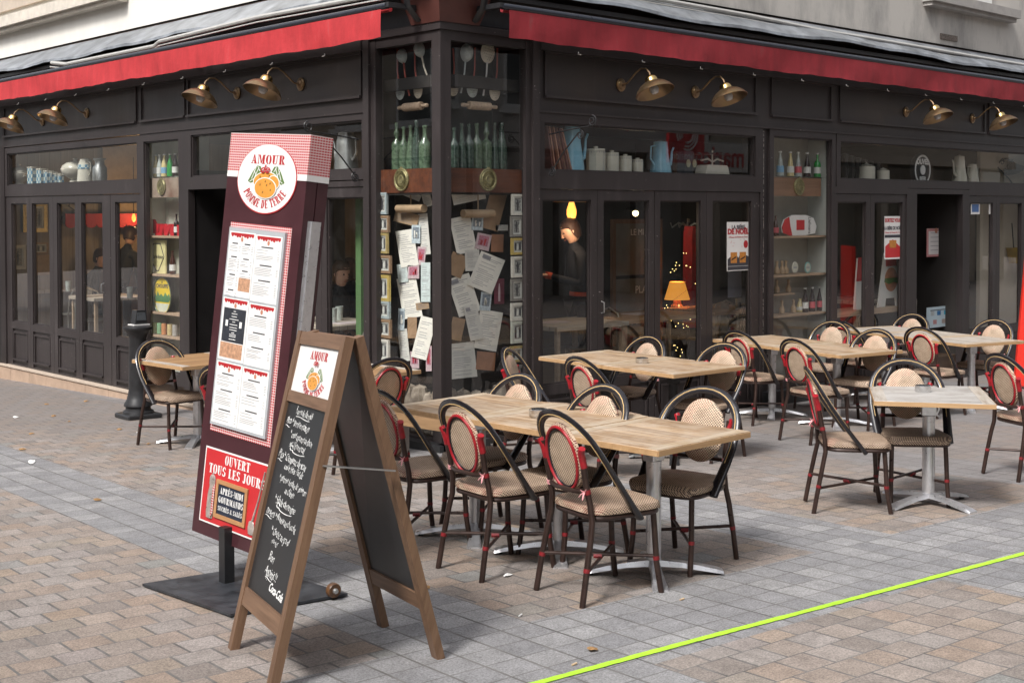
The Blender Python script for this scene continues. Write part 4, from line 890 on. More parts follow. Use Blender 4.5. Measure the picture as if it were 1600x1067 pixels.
slab('AMOUR',.034,.222,DRED,A_,.012,1.232,.0115)
potatoes(A_,.010,1.133,.050,.0115,1.95); text('de',.036,DRED,A_,(.006,.0050,1.203),shear=.3,sx=1.5,bold=.0006)
slab('POMME DE TERRE',.025,.186,DRED,A_,.010,1.152,.0115,arcr=.077,q=1.72)
def chalk(t,x,z,size=.052,w=None,rot=0,al='LEFT'): 
    o=text(t,size*.92,CHALK,A_,(x,.0134,z),'chalk_writing',al,-.0010,.34,.84,rot=rot,ls=.94)
    ph=random.random()*6
    for v in o.data.vertices: a=v.co.x; v.co.z+=.0030*math.sin(a*95+ph)+.0018*math.sin(a*210+ph*2)+(.004*math.sin(a*40+ph)*(v.co.z-z)/size); v.co.x+=.0022*math.sin(a*130+ph)
    return o
R_=math.radians(2)
for t,x,z,sz in (('Formule du midi',-.135,1.000,.046),('Plats * terrine maison',-.235,.955,.050),('* oeuf cocotte jambon',-.150,.905,.046),('sec / Emmental',-.130,.868,.046),
    ('Plats * Croquette de veau',-.240,.815,.050),('sauce, frites / Salade',-.130,.776,.044),('* poitrine fondue de poivron',-.165,.728,.044),('au chèvre',-.060,.688,.046),('* Salade clémentine',-.165,.640,.050),
    ('Desserts * Mousse au chocolat',-.240,.583,.046),('* Cloche au grand',-.120,.520,.048),('marnier',-.090,.484,.040),('Bon',-.075,.425,.060),('Appétit !!',-.090,.370,.060)): chalk(t,x,z,sz,rot=R_)
for (x0,x1,z) in ((-.12,.06,.978),(-.235,-.175,.932),(-.24,-.18,.792),(-.24,-.15,.562),(-.07,.02,.345)):
    m=MB(); m.tube([(x0+(x1-x0)*i/6,.0134,z-.004*i/6+.002*math.sin(i)) for i in range(7)],.0013,5); m.build('underline',CHALK,A_)
for (x0,x1,z) in ((-.09,.09,.845),(-.10,.09,.612)):
    m=MB(); m.tube([(x0+.018*math.cos(t/8*5.5)-.0,.0134,z+.010*math.sin(t/8*5.5)+.008) for t in range(9)]+[(x0+(x1-x0)*i/6,.0134,z-.004-.006*math.sin(i/6*PI)) for i in range(1,7)],.0016,5); m.build('flourish',CHALK,A_)
text('Coca-Cola',.047,CHALK,A_,(.100,.0134,.318),'script_lettering',bold=.001,shear=.5,sx=.92,rot=math.radians(3))
# rear panel
tl=AM@Vector((-W2,.02,H2)); tr=AM@Vector((W2,.02,H2)); rl=Vector((-3.372,-3.64,gz(-3.372,-3.64))); rr=Vector((-3.492,-4.195,gz(-3.492,-4.195)))
tl2=tl+Vector((.035,-.01,0)); tr2=tr+Vector((.035,-.01,0))
def beam(p,q,wd,th,mat,name):
    ax=(q-p).normalized(); X=(rr-rl).normalized(); X=(X-ax*X.dot(ax)).normalized(); N=ax.cross(X); m=MB()
    vs=[pt+X*sx*wd/2+N*sn*th/2 for pt in (p,q) for sx in(-1,1) for sn in(-1,1)]
    m.add(vs,[(0,1,3,2),(4,6,7,5),(0,4,5,1),(2,3,7,6),(0,2,6,4),(1,5,7,3)]); return world(m,name,mat,A_,False,AI)
i1=(rl-rr).normalized()*.026
beam(rl-i1,tl2-i1,.052,.034,AFR,'rear_stile'); beam(rr+i1,tr2+i1,.052,.034,AFR,'rear_stile')
def lp(k): return rl.lerp(tl2,k)-i1*2, rr.lerp(tr2,k)+i1*2
for k0,k1 in ((.155,.205),(.955,.995)):
    a0,a1=lp(k0); b0,b1=lp(k1); m=MB(); n=(a1-a0).cross(b0-a0).normalized()*.014
    m.add([a0+n,a1+n,b1+n,b0+n,a0-n,a1-n,b1-n,b0-n],[(0,1,2,3),(7,6,5,4),(0,4,5,1),(1,5,6,2),(2,6,7,3),(3,7,4,0)]); world(m,'rear_rail',AFRH,A_,False,AI)
a0,a1=lp(.205); b0,b1=lp(.955); m=MB(); n=(a1-a0).cross(b0-a0).normalized()*.004
m.add([a0+n,a1+n,b1+n,b0+n,a0-n,a1-n,b1-n,b0-n],[(0,1,2,3),(7,6,5,4),(0,4,5,1),(1,5,6,2),(2,6,7,3),(3,7,4,0)]); world(m,'rear_slate',BLACKB,A_,False,AI)
p=AM@Vector((W2+.004,.018,.835)); q=rr.lerp(tr2,.60)+Vector((-.015,-.03,0)); m=MB(); m.tube([p,q],.012,6,flat=.3); world(m,'stay',SILV,A_,True,AI)
p=AM@Vector((-W2-.004,.018,.80)); q=rl.lerp(tl2,.58)+Vector((0,.03,0)); m=MB(); m.tube([p,q],.012,6,flat=.3); world(m,'stay',SILV,A_,True,AI)
# ------------------------------------------------------------------ bollards
def bollard(x,y,lab):
    o=empty('bollard',(x,y,gz(x,y)),lab,'bollard','black cast iron bollards',math.radians(-3))
    m=MB(); m.bev(-.175,.175,-.175,.175,0,.05,.01); m.build('base_block',BLKM,o)
    m=MB(); m.lathe([(.155,.05),(.15,.07),(.125,.085),(.12,.11),(.14,.125),(.135,.15),(.11,.19),(.098,.24),(.092,.28)],(0,0,0),28); m.build('moulded_foot',BLKM,o,True)
    m=MB(); m.lathe([(.092,.28),(.085,.80),(.087,.805)],(0,0,0),28); m.build('shaft',BLKM,o,True)
    m=MB(); m.lathe([(.087,.805),(.095,.83),(.122,.868),(.142,.885),(.146,.90),(.142,.912),(.10,.922),(.0,.925)],(0,0,0),28); m.build('capital',BLKM,o,True)
    return o
bollard(-.74,3.84,'black cast iron bollard with a card stand on its head, left of the lone chair')
bollard(.06,3.30,'black cast iron bollard peeping out behind the tall menu board')
o=empty('card_stand',(-.73,3.84,gz(-.74,3.84)+.926),'small black card stand on a white napkin on top of the bollard','stand')
m=MB(); m.box(-.08,.09,-.07,.07,.0,.010); m.build('napkin',WHITE,o); m=MB(); m.prism([(-.06,.013),(.07,.013),(.055,.15),(-.04,.15)],-.05,.05); m.build('holder',BLKM,o); m=MB(); m.prism([(-.045,.05),(.055,.05),(.045,.13),(-.035,.13)],-.056,-.051); m.build('card',M('grey_card',(.10,.11,.12),.3),o)
# red panel at the right edge
q=Gp(1584,606); o=empty('standing_red_sign',(q.x+.02,q.y,gz(q.x,q.y)),'bright red freestanding sign board cut by the right picture edge','sign',None,math.radians(-43))
m=MB()
dx=.0; m.prism([(0,0.02),(.9,.02),(.9,1.62),(.13,1.62)],0,.05); m.build('panel',M('bright_red_panel',(.72,.035,.022),.4,0,.05,5),o)
for x in (.05,.8): m=MB(); m.box(x,x+.05,-.15,.2,0,.0195); m.build('foot',BLKM,o)
# ------------------------------------------------------------------ things in the windows
def at(S,px,py,d): s_,z=Sp(S,px,py,d); return s_,z
def place(S,s_,d,z): return FP(S,s_,d,z), (0 if S=='R' else -PI/2)
def item(name,S,px,py,d,z,lab,cat,group=None):
    s_,zz=at(S,px,py,d); loc,rz=place(S,s_,d,zz if z is None else z); return empty(name,loc,lab,cat,group,rz)
def mesh_item(m,name,mat,S,px,py,d,z,lab,cat,group=None,sm=True):
    s_,zz=at(S,px,py,d); loc,rz=place(S,s_,d,zz if z is None else z)
    o=m.build(name,mat,None,sm); o.location=loc; o.rotation_euler=(0,0,rz); return tag(o,lab,cat,group)
GRN=M('green_bottle_glass',(.035,.075,.04),.12,0,.5,30,c2=(.15,.22,.14),coat=.6); GRD=M('dark_green_bottle_glass',(.02,.045,.032),.10,0,.5,30,c2=(.08,.12,.095),coat=.6); CLR=M('clear_bottle_glass',(.42,.46,.43),.08,0,.3,20,coat=.6); BRN=M('brown_bottle_glass',(.06,.02,.012),.1,0,.3,20,coat=.6); COL=M('cola_bottle_glass',(.025,.012,.012),.1,0,.3,20,coat=.6)
VGR=M('vivid_green_glass',(.03,.28,.06),.1,0,.3,20,coat=.6); LEM=M('lemonade_glass',(.60,.50,.25),.1,0,.2,20,coat=.6)
def bottle(h,r,kind=0):
    m=MB()
    P={0:[(0,0),(r,.004),(r,h*.52),(r*.9,h*.60),(r*.42,h*.70),(r*.33,h*.78),(r*.33,h*.93),(r*.42,h*.94),(r*.42,h*.985),(r*.3,h)],
       1:[(0,0),(r,.004),(r,h*.45),(r*.8,h*.60),(r*.45,h*.78),(r*.33,h*.90),(r*.40,h*.92),(r*.40,h*.985),(r*.3,h)],
       2:[(0,0),(r*1.05,.004),(r*.9,h*.3),(r*.6,h*.62),(r*.34,h*.82),(r*.30,h*.93),(r*.4,h*.95),(r*.4,h)],
       3:[(0,0),(r,.004),(r,h*.50),(r*.95,h*.57),(r*.35,h*.64),(r*.30,h*.70),(r*.55,h*.75),(r*.55,h*.80),(r*.30,h*.85),(r*.36,h*.95),(r*.30,h)]}[kind]
    m.lathe(P,(0,0,0),18); return m
def put_bottle(S,px,py,d,z,h,r,kind,mat,lab,group,label_c=None,cap=None):
    if label_c is None and cap is None: return mesh_item(bottle(h,r,kind),'bottle',mat,S,px,py,d,z,lab,'bottle',group)
    o=item('bottle',S,px,py,d,z,lab,'bottle',group); bottle(h,r,kind).build('glass_body',mat,o,True)
    if label_c: m=MB(); m.lathe([(r*1.02,h*.16),(r*1.02,h*.42)],(0,0,0),18); m.f=[f for f in m.f if len(f)==4]; m.build('paper_label',label_c,o,True)
    if cap: m=MB(); m.lathe([(r*.45,h*.95),(r*.45,h*1.01)],(0,0,0),12); m.build('cap',cap,o,True)
    return o
LW=M('label_white',(.66,.66,.62),.6); LR=M('label_red',(.55,.10,.12),.5); LBL=M('label_blue',(.20,.40,.60),.5)
BZ=2.322
for i,(px,top,r,k,mt,de) in enumerate(((620,192,.047,3,GRN,'swing top'),(631,198,.043,0,GRN,'narrow'),(642,196,.047,2,GRN,'beaded tapering'),(651,188,.044,1,GRD,'tall slim'),(664,196,.055,0,GRN,'broad shouldered'))):
    z1=at('L',px,top,.22)[1]; put_bottle('L',px,262,.22,BZ,z1-BZ,r,k,mt,de+' old green bottle on the ledge behind the left corner pane','old bottles in the corner window')
for i,(px,top,r,k,mt,de) in enumerate(((710,200,.042,0,GRD,'short dark bottle at the left end'),(722,193,.042,2,GRD,'tapering dark bottle second from left'),(733,194,.045,0,GRD,'plain dark bottle third from left'),(745,193,.050,0,GRN,'dusty pale bottle in the middle'),(760,191,.050,3,GRN,'bulb necked green bottle'),(773,192,.040,2,GRD,'slim tapering bottle second from right'),(784,192,.050,1,GRD,'round shouldered bottle at the right end'))):
    z1=at('R',px,top,.22)[1]; put_bottle('R',px,262,.22,BZ,z1-BZ,r,k,mt,de+' behind the right corner pane','old bottles in the corner window')
for i,(px,mt,lc,de) in enumerate(((237,CLR,LBL,'blue labelled clear'),(244,LEM,LW,'yellow lemonade'),(250,CLR,LW,'white labelled clear'),(257,LEM,LBL,'blue and yellow labelled'),(266,VGR,None,'vivid green'),(274,COL,LW,'dark cola'))):
    put_bottle('L',px,275,.18,2.349,.25,.036,1,mt,de+' bottle on the glass shelf of the left show case','bottles on the glass shelf of the left case',lc,LW)
for i,(px,mt,lc,de) in enumerate(((1219,CLR,LBL,'blue necked'),(1235,LEM,LW,'yellow, white labelled'),(1247,CLR,LR,'red necked clear'),(1261,COL,LW,'dark cola'),(1277,VGR,LW,'vivid green'))):
    put_bottle('R',px,275,.18,2.334,.27,.040,2 if i!=4 else 0,mt,de+' bottle on the glass shelf of the right show case','bottles on the glass shelf of the right case',lc,LW)
for i,px in enumerate((1258,1269,1281)):
    put_bottle('R',px,492,.18,.831,.27,.036,1,COL,('left','middle','right')[i]+' cola bottle on the low shelf of the right show case','cola bottles in the right show case',(LW,LR,LR)[i],LW)
put_bottle('R',1250,492,.24,.831,.15,.05,2,LEM,'squat bottle of yellow drink on the low shelf beside the cola bottles',None,LW)
put_bottle('R',1289,366,.18,1.687,.27,.038,1,BRN,'brown beer bottle at the right end of the beer sign shelf',None,LW,None)
put_bottle('R',1212,366,.18,1.687,.22,.034,1,BRN,'small brown bottle at the left end of the beer sign shelf',None,LR,None)
put_bottle('R',1275,428,.26,1.266,.42,.045,1,M('orange_bottle',(.32,.07,.04),.3,0,.3,9),'tall orange red bottle standing on the beer mat shelf',None,LW,LR)
put_bottle('L',270,426,.16,1.276,.26,.036,1,BRN,'brown beer bottle beside the yellow plaque in the left show case',None,LW,None)
put_bottle('L',276,365,.16,1.70,.24,.030,0,COL,'dark bottle at the end of the red letters shelf in the left case',None,LW,None)
for i,(px,c) in enumerate(((236,(.55,.2,.08)),(243,(.5,.5,.2)),(250,(.2,.35,.2)),(257,(.5,.22,.1)),(266,(.5,.4,.2)),(274,(.35,.33,.3)))):
    m=MB(); m.lathe([(0,0),(.033,.003),(.033,.11),(.030,.125),(0,.126)],(0,0,0),16); mesh_item(m,'jar',M('jar_fill_%d'%i,c,.2,0,.2,30,coat=.5),'L',px,538,.16,.60,('first','second','third','fourth','fifth','last')[i]+' glass from the left at the bottom of the left show case','jar','glasses at the bottom of the left case')
part('shelf','L',SHELF,[(4.28,5.21,.09,.29,.575,.598)])
# medallions
MED=M('brass_medallion',(.26,.23,.11),.45,.5,.5,60,bs=.6)
for S,px,py,r,lab in (('L',627,281,.098,'round embossed brass medallion on the red brown board, left corner pane'),('R',763,281,.096,'round embossed brass medallion on the red brown board, right corner pane'),('R',1249,292,.095,'greenish brass medallion in the right bottle show case'),('L',252,292,.092,'greenish brass medallion on the hide board of the left show case')):
    m=MB(); T=Matrix.Rotation(PI/2,4,'X'); m.lathe([(0,.004),(.35*r,.010),(.38*r,.004),(.72*r,.004),(.78*r,.010),(.84*r,.004),(.95*r,.008),(r,.004),(r,-.008)],(0,0,0),36,T)
    for a in range(22): an=2*PI*a/22; m.box(-.006,.006,-.009,-.003,-.010,.010,Matrix.Translation((.6*r*math.cos(an),0,.6*r*math.sin(an)))@Matrix.Rotation(-an+PI/2,4,'Y'))
    m.box(-.014,.014,-.004,.004,r*.97,r*1.12)
    mesh_item(m,'medallion',MED,S,px,py,.042 if px in(627,763) else .09,None,lab,'medallion','brass medallions in the show windows',True)
# skimmers, ladles and rolling pins hanging in the corner window
ENG=M('grey_enamel',(.42,.47,.46),.3,0,.2,30,coat=.4); ENW=M('cream_enamel',(.60,.55,.45),.35,0,.15,20,coat=.3); HRED=M('red_handle',(.30,.06,.04),.5,0,.2,20)
def skim(m,a,bz,r,tilt=0):
    pass
def utensil(S,bx,by,hx,hy,r,bm,hm,kind,lab,d=.18):
    o=item('kitchen_utensil',S,bx,by,d,None,lab,'skimmer' if kind=='s' else 'ladle','enamel skimmers and ladles hanging in the corner window'); s0,z0=at(S,bx,by,d); s1,z1=at(S,hx,hy,d)
    dx=(s1-s0)*(1 if S=='R' else -1); dz=z1-z0; L=math.hypot(dx,dz); ux,uz=dx/L,dz/L
    an=math.atan2(ux,uz); T=Matrix.Rotation(an,4,'Y')@Matrix.Diagonal((1,1,1.22,1))@Matrix.Rotation(PI/2,4,'X')
    m=MB()
    if kind=='s': m.lathe([(0,.010),(.5*r,.007),(.92*r,-.002),(r,-.007),(.98*r,-.010),(.5*r,.001),(0,.003)],(0,0,0),28,T)
    else: m.lathe([(0,.05),(.5*r,.045),(.85*r,.025),(r,-.005),(.97*r,-.006),(.8*r,.018),(0,.040)],(0,0,0),28,T)
    m.build('bowl',bm,o,True)
    if kind=='s':
        q=MB()
        for i in range(-3,4):
            for j in range(-3,4):
                x,z=i*r*.26+(j%2)*r*.13,j*r*.24
                if math.hypot(x,z)<r*.8: q.lathe([(0,-.0125),(r*.05,-.0125)],(0,0,0),6,Matrix.Rotation(an,4,'Y')@Matrix.Translation((x,.0,z*1.2))@Matrix.Rotation(PI/2,4,'X')@Matrix.Translation((0,0,.026)))
        q.build('perforations',DARK,o)
    m=MB(); m.tube([(ux*r*1.1,0,uz*r*1.1),(ux*L*.5,-.01,uz*L*.5),(dx,0,dz)],[.009,.007,.008],8); m.build('handle',hm,o,True)
utensil('L',624,143,621,78,.062,ENG,HRED,'s','pale skimmer with red handle, leftmost in the left corner pane')
utensil('L',629,88,640,150,.055,ENG,HRED,'l','small grey ladle hung upside down with a red handle, left corner pane',.16)
utensil('L',652,141,648,76,.060,ENW,HRED,'s','cream skimmer with red handle beside the corner post, left pane')
utensil('L',656,78,672,132,.058,ENG,ENW,'l','grey ladle with thin white handle touching the corner post, left pane',.16)
utensil('R',709,137,708,76,.060,ENW,HRED,'s','dim skimmer just right of the corner post, right pane',.26)
utensil('R',729,83,720,146,.065,ENG,ENG,'l','dark grey ladle hanging bowl up in the right corner pane')
utensil('R',739,139,742,75,.062,ENG,HRED,'s','pale skimmer with dull red handle in the right corner pane')
utensil('R',763,82,755,150,.080,ENW,WHITE,'s','large cream skimmer bowl up with white handle in the right corner pane')
utensil('R',774,144,777,76,.062,ENW,HRED,'s','speckled skimmer farthest right in the right corner pane')
for S,px,py,L,lab in (('L',645,167,.40,'wooden rolling pin hanging across the left corner pane'),('R',749,166,.40,'wooden rolling pin hanging across the right corner pane')):
    T=Matrix.Rotation(PI/2,4,'Y')@Matrix.Translation((0,0,-L/2)); m=MB(); m.lathe([(0,0),(.016,.004),(.018,.03),(.012,.06),(.012,.075),(.034,.08),(.036,.1),(.036,L-.1),(.034,L-.08),(.012,L-.075),(.012,L-.06),(.018,L-.03),(.016,L-.004),(0,L)],(0,0,0),18,T)
    mesh_item(m,'rolling_pin',M('old_pin_wood',(.42,.31,.22),.6,0,.3,30),S,px,py,.18,None,lab,'rolling pin','rolling pins in the corner window')
# papers pinned up behind the corner panes
PT={'w':PAPER,'k':KRAFT,'t':M('tan_card',(.34,.22,.13),.8,0,.2,9),'p':M('pink_card',(.55,.42,.44),.7,0,.2,30),'b':M('blue_grey_photo',(.52,.60,.64),.6,0,.4,40),'g':M('grey_paper',(.66,.65,.60),.8,0,.1,6),'m':M('magenta_card',(.16,.04,.06),.6,0,.3,9),'o':M('rust_card',(.33,.16,.09),.8,0,.2,9),'c':M('teal_card',(.58,.66,.65),.7,0,.2,20)}
NM={'w':'white handwritten sheet','k':'brown paper slip','t':'tan card','p':'pink card','b':'faded blue photograph','g':'grey aged sheet','m':'dark pink card','o':'rust brown card','c':'teal card'}
pos=('at the top','high up','above the middle','in the middle','below the middle','low down','at the bottom')
def paper(S,px,py,w,h,rot,t,i,n):
    d=.20-.0035*(i%5); c=Rp(px,py,d) if S=='R' else Lp(px,py,d); a=math.radians(rot); P=[]
    ax=Vector((1,0,0)) if S=='R' else Vector((0,-1,0))
    for (u,v) in ((-w/2,-h/2),(w/2,-h/2),(w/2,h/2),(-w/2,h/2)):
        x=px+u*math.cos(a)-v*math.sin(a); y=py+u*math.sin(a)+v*math.cos(a); q=(Rp(x,y,d) if S=='R' else Lp(x,y,d))-c; P.append((q.dot(ax),q.z))
    side='right' if px>690 else 'left'; lv=pos[min(6,max(0,int((py-296)/41)))]; near='near the post' if abs(px-690)<32 else ('in the centre' if abs(px-690)<64 else 'on the outer side')
    k='pinned_'+{'b':'photo','m':'card','p':'card','c':'card','t':'card','o':'card'}.get(t,'paper')
    m=MB(); m.prism(P,-.0006,.0006)
    o=m.build(k,PT[t],None); o.location=c; o.rotation_euler=(0,0,0 if S=='R' else -PI/2)
    wd={1:'',2:'small '}[1 if w*h>600 else 2]
    tag(o,f"{wd}{NM[t]} {lv} of the {side} corner pane, {near}",'paper' if 'paper' in k else ('photo' if 'photo' in k else 'card'),'papers pinned up in the corner window')
    (a0,b0),(a1,b1),(a2,b2),(a3,b3)=P
    def bi(u,v): return (a0*(1-u)*(1-v)+a1*u*(1-v)+a2*u*v+a3*(1-u)*v, b0*(1-u)*(1-v)+b1*u*(1-v)+b2*u*v+b3*(1-u)*v)
    mm=MB()
    if t in 'wgck':
        v=.12
        while v<.9:
            u0=.10+random.uniform(0,.1); u1=random.uniform(.5,.92); mm.prism([bi(u0,v),bi(u1,v),bi(u1,v+.012),bi(u0,v+.012)],-.0012,-.0008); v+=random.choice((.045,.06,.05,.10))
        if random.random()<.4: mm.prism([bi(.12,.05),bi(.45,.05),bi(.45,.16),bi(.12,.16)],-.0012,-.0008)
        mm.build('handwriting',INKL,o)
    elif t in 'bp':
        mm.prism([bi(.15,.12),bi(.85,.12),bi(.85,.75),bi(.15,.75)],-.0012,-.0008); q=mm.build('picture',M('picture_'+t,(.20,.24,.28) if t=='b' else (.42,.16,.22),.6,0,.6,70),o)
        for k_ in range(3):
            c1=random.uniform(.25,.65); m3=MB(); m3.prism([bi(c1,.3+.1*k_),bi(c1+.16,.3+.1*k_),bi(c1+.1,.7),bi(c1+.02,.7)],-.0016,-.0013); m3.build('figure',PT['w'] if t=='b' else DRED,q)
    elif t=='m':
        mm.prism([bi(.4,.45),bi(.46,.2),bi(.54,.2),bi(.6,.45),bi(.6,.9),bi(.4,.9)],-.0012,-.0008); mm.build('bottle_picture',PT['p'],o)
RPp=[(732,305,46,20,-12,'w'),(772,330,24,54,15,'t'),(724,367,29,52,-12,'w'),(746,349,16,20,2,'b'),(755,378,20,23,12,'p'),(777,380,17,25,2,'o'),(784,356,17,8,0,'w'),(714,414,24,32,22,'t'),(738,407,20,30,-2,'g'),(760,426,36,52,22,'w'),(725,461,32,56,-18,'w'),(759,471,15,26,6,'b'),(780,455,14,36,0,'m'),(714,514,18,32,12,'t'),(740,504,19,50,-12,'g'),(763,516,32,56,10,'w'),(723,563,36,50,-6,'g'),(759,564,26,26,5,'o')]
LPp=[(640,304,32,9,22,'w'),(667,311,12,22,-15,'w'),(635,341,34,17,14,'k'),(636,388,25,52,-9,'w'),(650,366,12,26,0,'b'),(663,366,13,58,-5,'g'),(658,400,12,26,6,'p'),(629,427,14,26,-6,'c'),(646,425,16,19,0,'p'),(665,441,13,56,0,'c'),(640,465,27,58,-10,'w'),(660,478,18,10,-8,'k'),(627,499,9,31,2,'b'),(644,512,13,30,0,'t'),(662,528,22,60,14,'w'),(631,539,13,46,-6,'g'),(648,562,12,24,0,'p'),(670,560,8,36,0,'p')]
for S,LL in (('R',RPp),('L',LPp)):
    for i,(a,b,w_,h_,r,t) in enumerate(LL): paper(S,a,b,w_*1.12,h_*1.10,r,t,i,len(LL))
for S,px,py,L,lab in (('R',747,334,.34,'roll of kraft paper hanging behind the right corner pane'),('L',642,326,.36,'roll of kraft paper hanging behind the left corner pane')):
    o=item('paper_roll',S,px,py,.15,None,lab,'paper roll','kraft paper rolls'); m=MB(); m.tube([(-L/2,0,0),(L/2,0,0)],.036,16); m.build('roll',KRAFT,o,True); m=MB(); m.tube([(0,0,.036),(0,0,.19)],.006,6); m.build('hanging_cord',KRAFT,o)
# small framed photographs
FRM={'s':M('silver_blue_frame',(.36,.42,.43),.4,.1,.2,40),'b':wood('brown_gilt_frame',(.20,.12,.07),(.34,.23,.14),0,None,50,.45),'g':M('old_gold_frame',(.46,.36,.15),.4,.3,.25,40),'w':M('off_white_frame',(.58,.56,.50),.5,0,.15,40),'d':M('grey_frame',(.22,.21,.19),.5,0,.2,40),'y':M('yellow_gold_frame',(.58,.44,.14),.35,.3,.2,40),'e':M('green_white_frame',(.46,.48,.42),.5,0,.2,40)}
FN={'s':'silver blue','b':'brown gilt','g':'old gold','w':'off white','d':'dark grey','y':'yellow gold','e':'greenish white'}
ordn=('first','second','third','fourth','fifth','sixth','seventh','eighth','ninth')
PHO=M('old_photo',(.16,.17,.17),.5,0,.8,60,c2=(.5,.5,.47)); PHL=M('photo_figure',(.05,.05,.055),.6,0,.3,50); MATW=M('photo_mount',(.55,.56,.52),.7)
def frame(S,px,py,w,h,t,lab,d=.055,group='framed photographs in the corner window',name='picture_frame'):
    a,b=at(S,px-w/2,py,d),at(S,px+w/2,py,d); W_=abs(b[0]-a[0]); H_=at(S,px,py-h/2,d)[1]-at(S,px,py+h/2,d)[1]; o=item(name,S,px,py,d,None,lab,'picture frame',group)
    fw=min(W_,H_)*.15; m=MB(); rect(m,-W_/2,W_/2,-H_/2,H_/2,fw,-.010,.012); m.build('frame',FRM[t],o)
    m=MB(); rect(m,-W_/2+fw,W_/2-fw,-H_/2+fw,H_/2-fw,fw*.55,-.004,.010); m.build('mount',MATW,o)
    m=MB(); k=fw*1.55; m.box(-W_/2+k,W_/2-k,.002,.008,-H_/2+k,H_/2-k); p=m.build('photograph',PHO,o)
    n=1 if H_>W_*1.25 else 3
    for i in range(n):
        cx=(i-(n-1)/2)*W_*.17; hh=(H_-2*k)*.42
        m=MB(); m.prism([(cx-.007,-hh),(cx+.007,-hh),(cx+.013,-hh*.1),(cx+.014,hh*.35),(cx+.005,hh*.5),(cx+.008,hh*.75),(cx,hh*.9),(cx-.008,hh*.75),(cx-.005,hh*.5),(cx-.014,hh*.35),(cx-.013,-hh*.1)],.0006,.0016); m.build('sitter',PHL if i%2==0 else MATW,p)
    return o
for S,LL,sd in (('L',[(597,318,16,34,'s'),(598,350,20,26,'b'),(598,380,16,32,'g'),(600,413,22,28,'b'),(599,450,20,41,'y'),(599,484,20,27,'s'),(600,513,22,29,'b'),(599,547,18,34,'w')],'left'),('R',[(809,320,19,33,'w'),(807,354,18,32,'d'),(809,385,20,26,'y'),(809,417,19,33,'w'),(808,453,19,34,'d'),(809,487,21,28,'w'),(809,519,20,34,'e'),(807,553,22,25,'g'),(812,580,16,20,'d')],'right')):
    for i,(a,b,w_,h_,t) in enumerate(LL): frame(S,a,b,w_,h_,t,f"{FN[t]} framed photograph, {ordn[i]} from top at the {sd} edge of corner window")
# plaques and plates in the show cases
o=item('letter_sign','L',253,364,.16,1.702,'red carved letters reading Duvel on a shelf of the left show case','letters'); text('Duvel',.27,M('sign_letters_red',(.50,.02,.03),.35),o,(0,0,.075),bold=.012,shear=.25,sx=1.35,depth=.012)
o=item('beer_plaque','L',247,424,.16,1.277,'cream yellow enamel plaque with a black diamond outline in the left show case','plaque'); m=MB(); m.box(-.19,.19,-.008,.008,0,.37); m.build('plate',M('cream_yellow_enamel',(.66,.60,.30),.4,0,.08,10),o); m=MB(); m.tube([(-.08,-.010,.33),(.08,-.010,.33),(.16,-.010,.185),(.03,-.010,.03),(-.03,-.010,.03),(-.16,-.010,.185)],.005,5,True); m.build('outline',INK,o); text('Maredsous',.062,INK,o,(0,-.010,.185),shear=.2,sx=1.0)
T=Matrix.Rotation(PI/2,4,'X')
o=item('beer_tray','L',254,462,.14,None,'round yellow beer tray lettered La Chouffe over green hills in the left show case','tray'); m=MB(); m.lathe([(0,.004),(.195,.004),(.205,.016),(.212,.016),(.212,.010),(.2,-.004),(0,-.004)],(0,0,0),40,T); m.build('rim',M('tray_green_rim',(.12,.16,.10),.4),o,True)
disc(.196,0,0,-.0052,-.0042).build('face',M('tray_yellow',(.72,.52,.03),.35,0,.1,8),o)
m=MB(); m.prism([(-.19,-.03),(-.16,.03),(-.13,-.01),(-.10,.05),(-.06,.0),(-.02,.02),(.03,-.01),(.07,.04),(.12,.0),(.16,.03),(.19,-.03),(.15,-.07),(-.15,-.07)],-.0062,-.0054); m.build('hills',M('tray_green',(.08,.20,.08),.5,0,.3,20),o)
m=MB(); m.prism([(-.16,-.085),(.16,-.085),(.10,-.165),(0,-.193),(-.10,-.165)],-.0062,-.0054); m.build('foreground',M('tray_pale',(.60,.62,.50),.5),o); text('CHOUFFE',.062,INK,o,(0,-.0062,.105),bold=.002); text('LA',.03,INK,o,(0,-.0062,.15),bold=.001)
o=item('beer_sign','R',1250,366,.17,1.688,'red and white boat shaped beer sign on a shelf of the right show case','sign'); m=MB(); m.prism([(-.33,.03),(-.35,.10),(-.30,.18),(-.15,.225),(.1,.225),(.25,.19),(.31,.1),(.28,.02),(.1,0),(-.2,0)],-.008,.008); m.build('plate',WHITE,o)
m=MB(); m.prism([(-.335,.03),(-.352,.10),(-.30,.18),(-.22,.205),(-.20,.11),(-.16,.0),(-.2,-.002)],-.012,-.0085); m.build('red_bow',RED,o); m=MB(); m.prism(rc(-.08,.07,.06,.17),-.012,-.0085); m.build('cherry_badge',RED,o)
text('Liefmans',.075,INK,o,(.17,-.0095,.11),rot=PI/2,sx=.7)
for px,mt,lab in ((1242,M('mat_white',(.55,.52,.45),.6),'oval cream beer mat standing on a shelf of the right show case'),(1262,M('mat_teal',(.20,.40,.38),.6),'oval teal beer mat standing on a shelf of the right show case')):
    o=item('beer_mat','R',px,418,.15,None,lab,'beer mat','oval beer mats'); disc(.062,0,0,-.003,.003,28,.9).build('mat',mt,o); disc(.048,0,0,-.0042,-.0032,28,.9).build('print',CREAMP,o); m=MB(); m.prism(rc(-.03,.03,-.008,.008),-.0052,-.0044); m.build('lettering_bar',INKL,o)
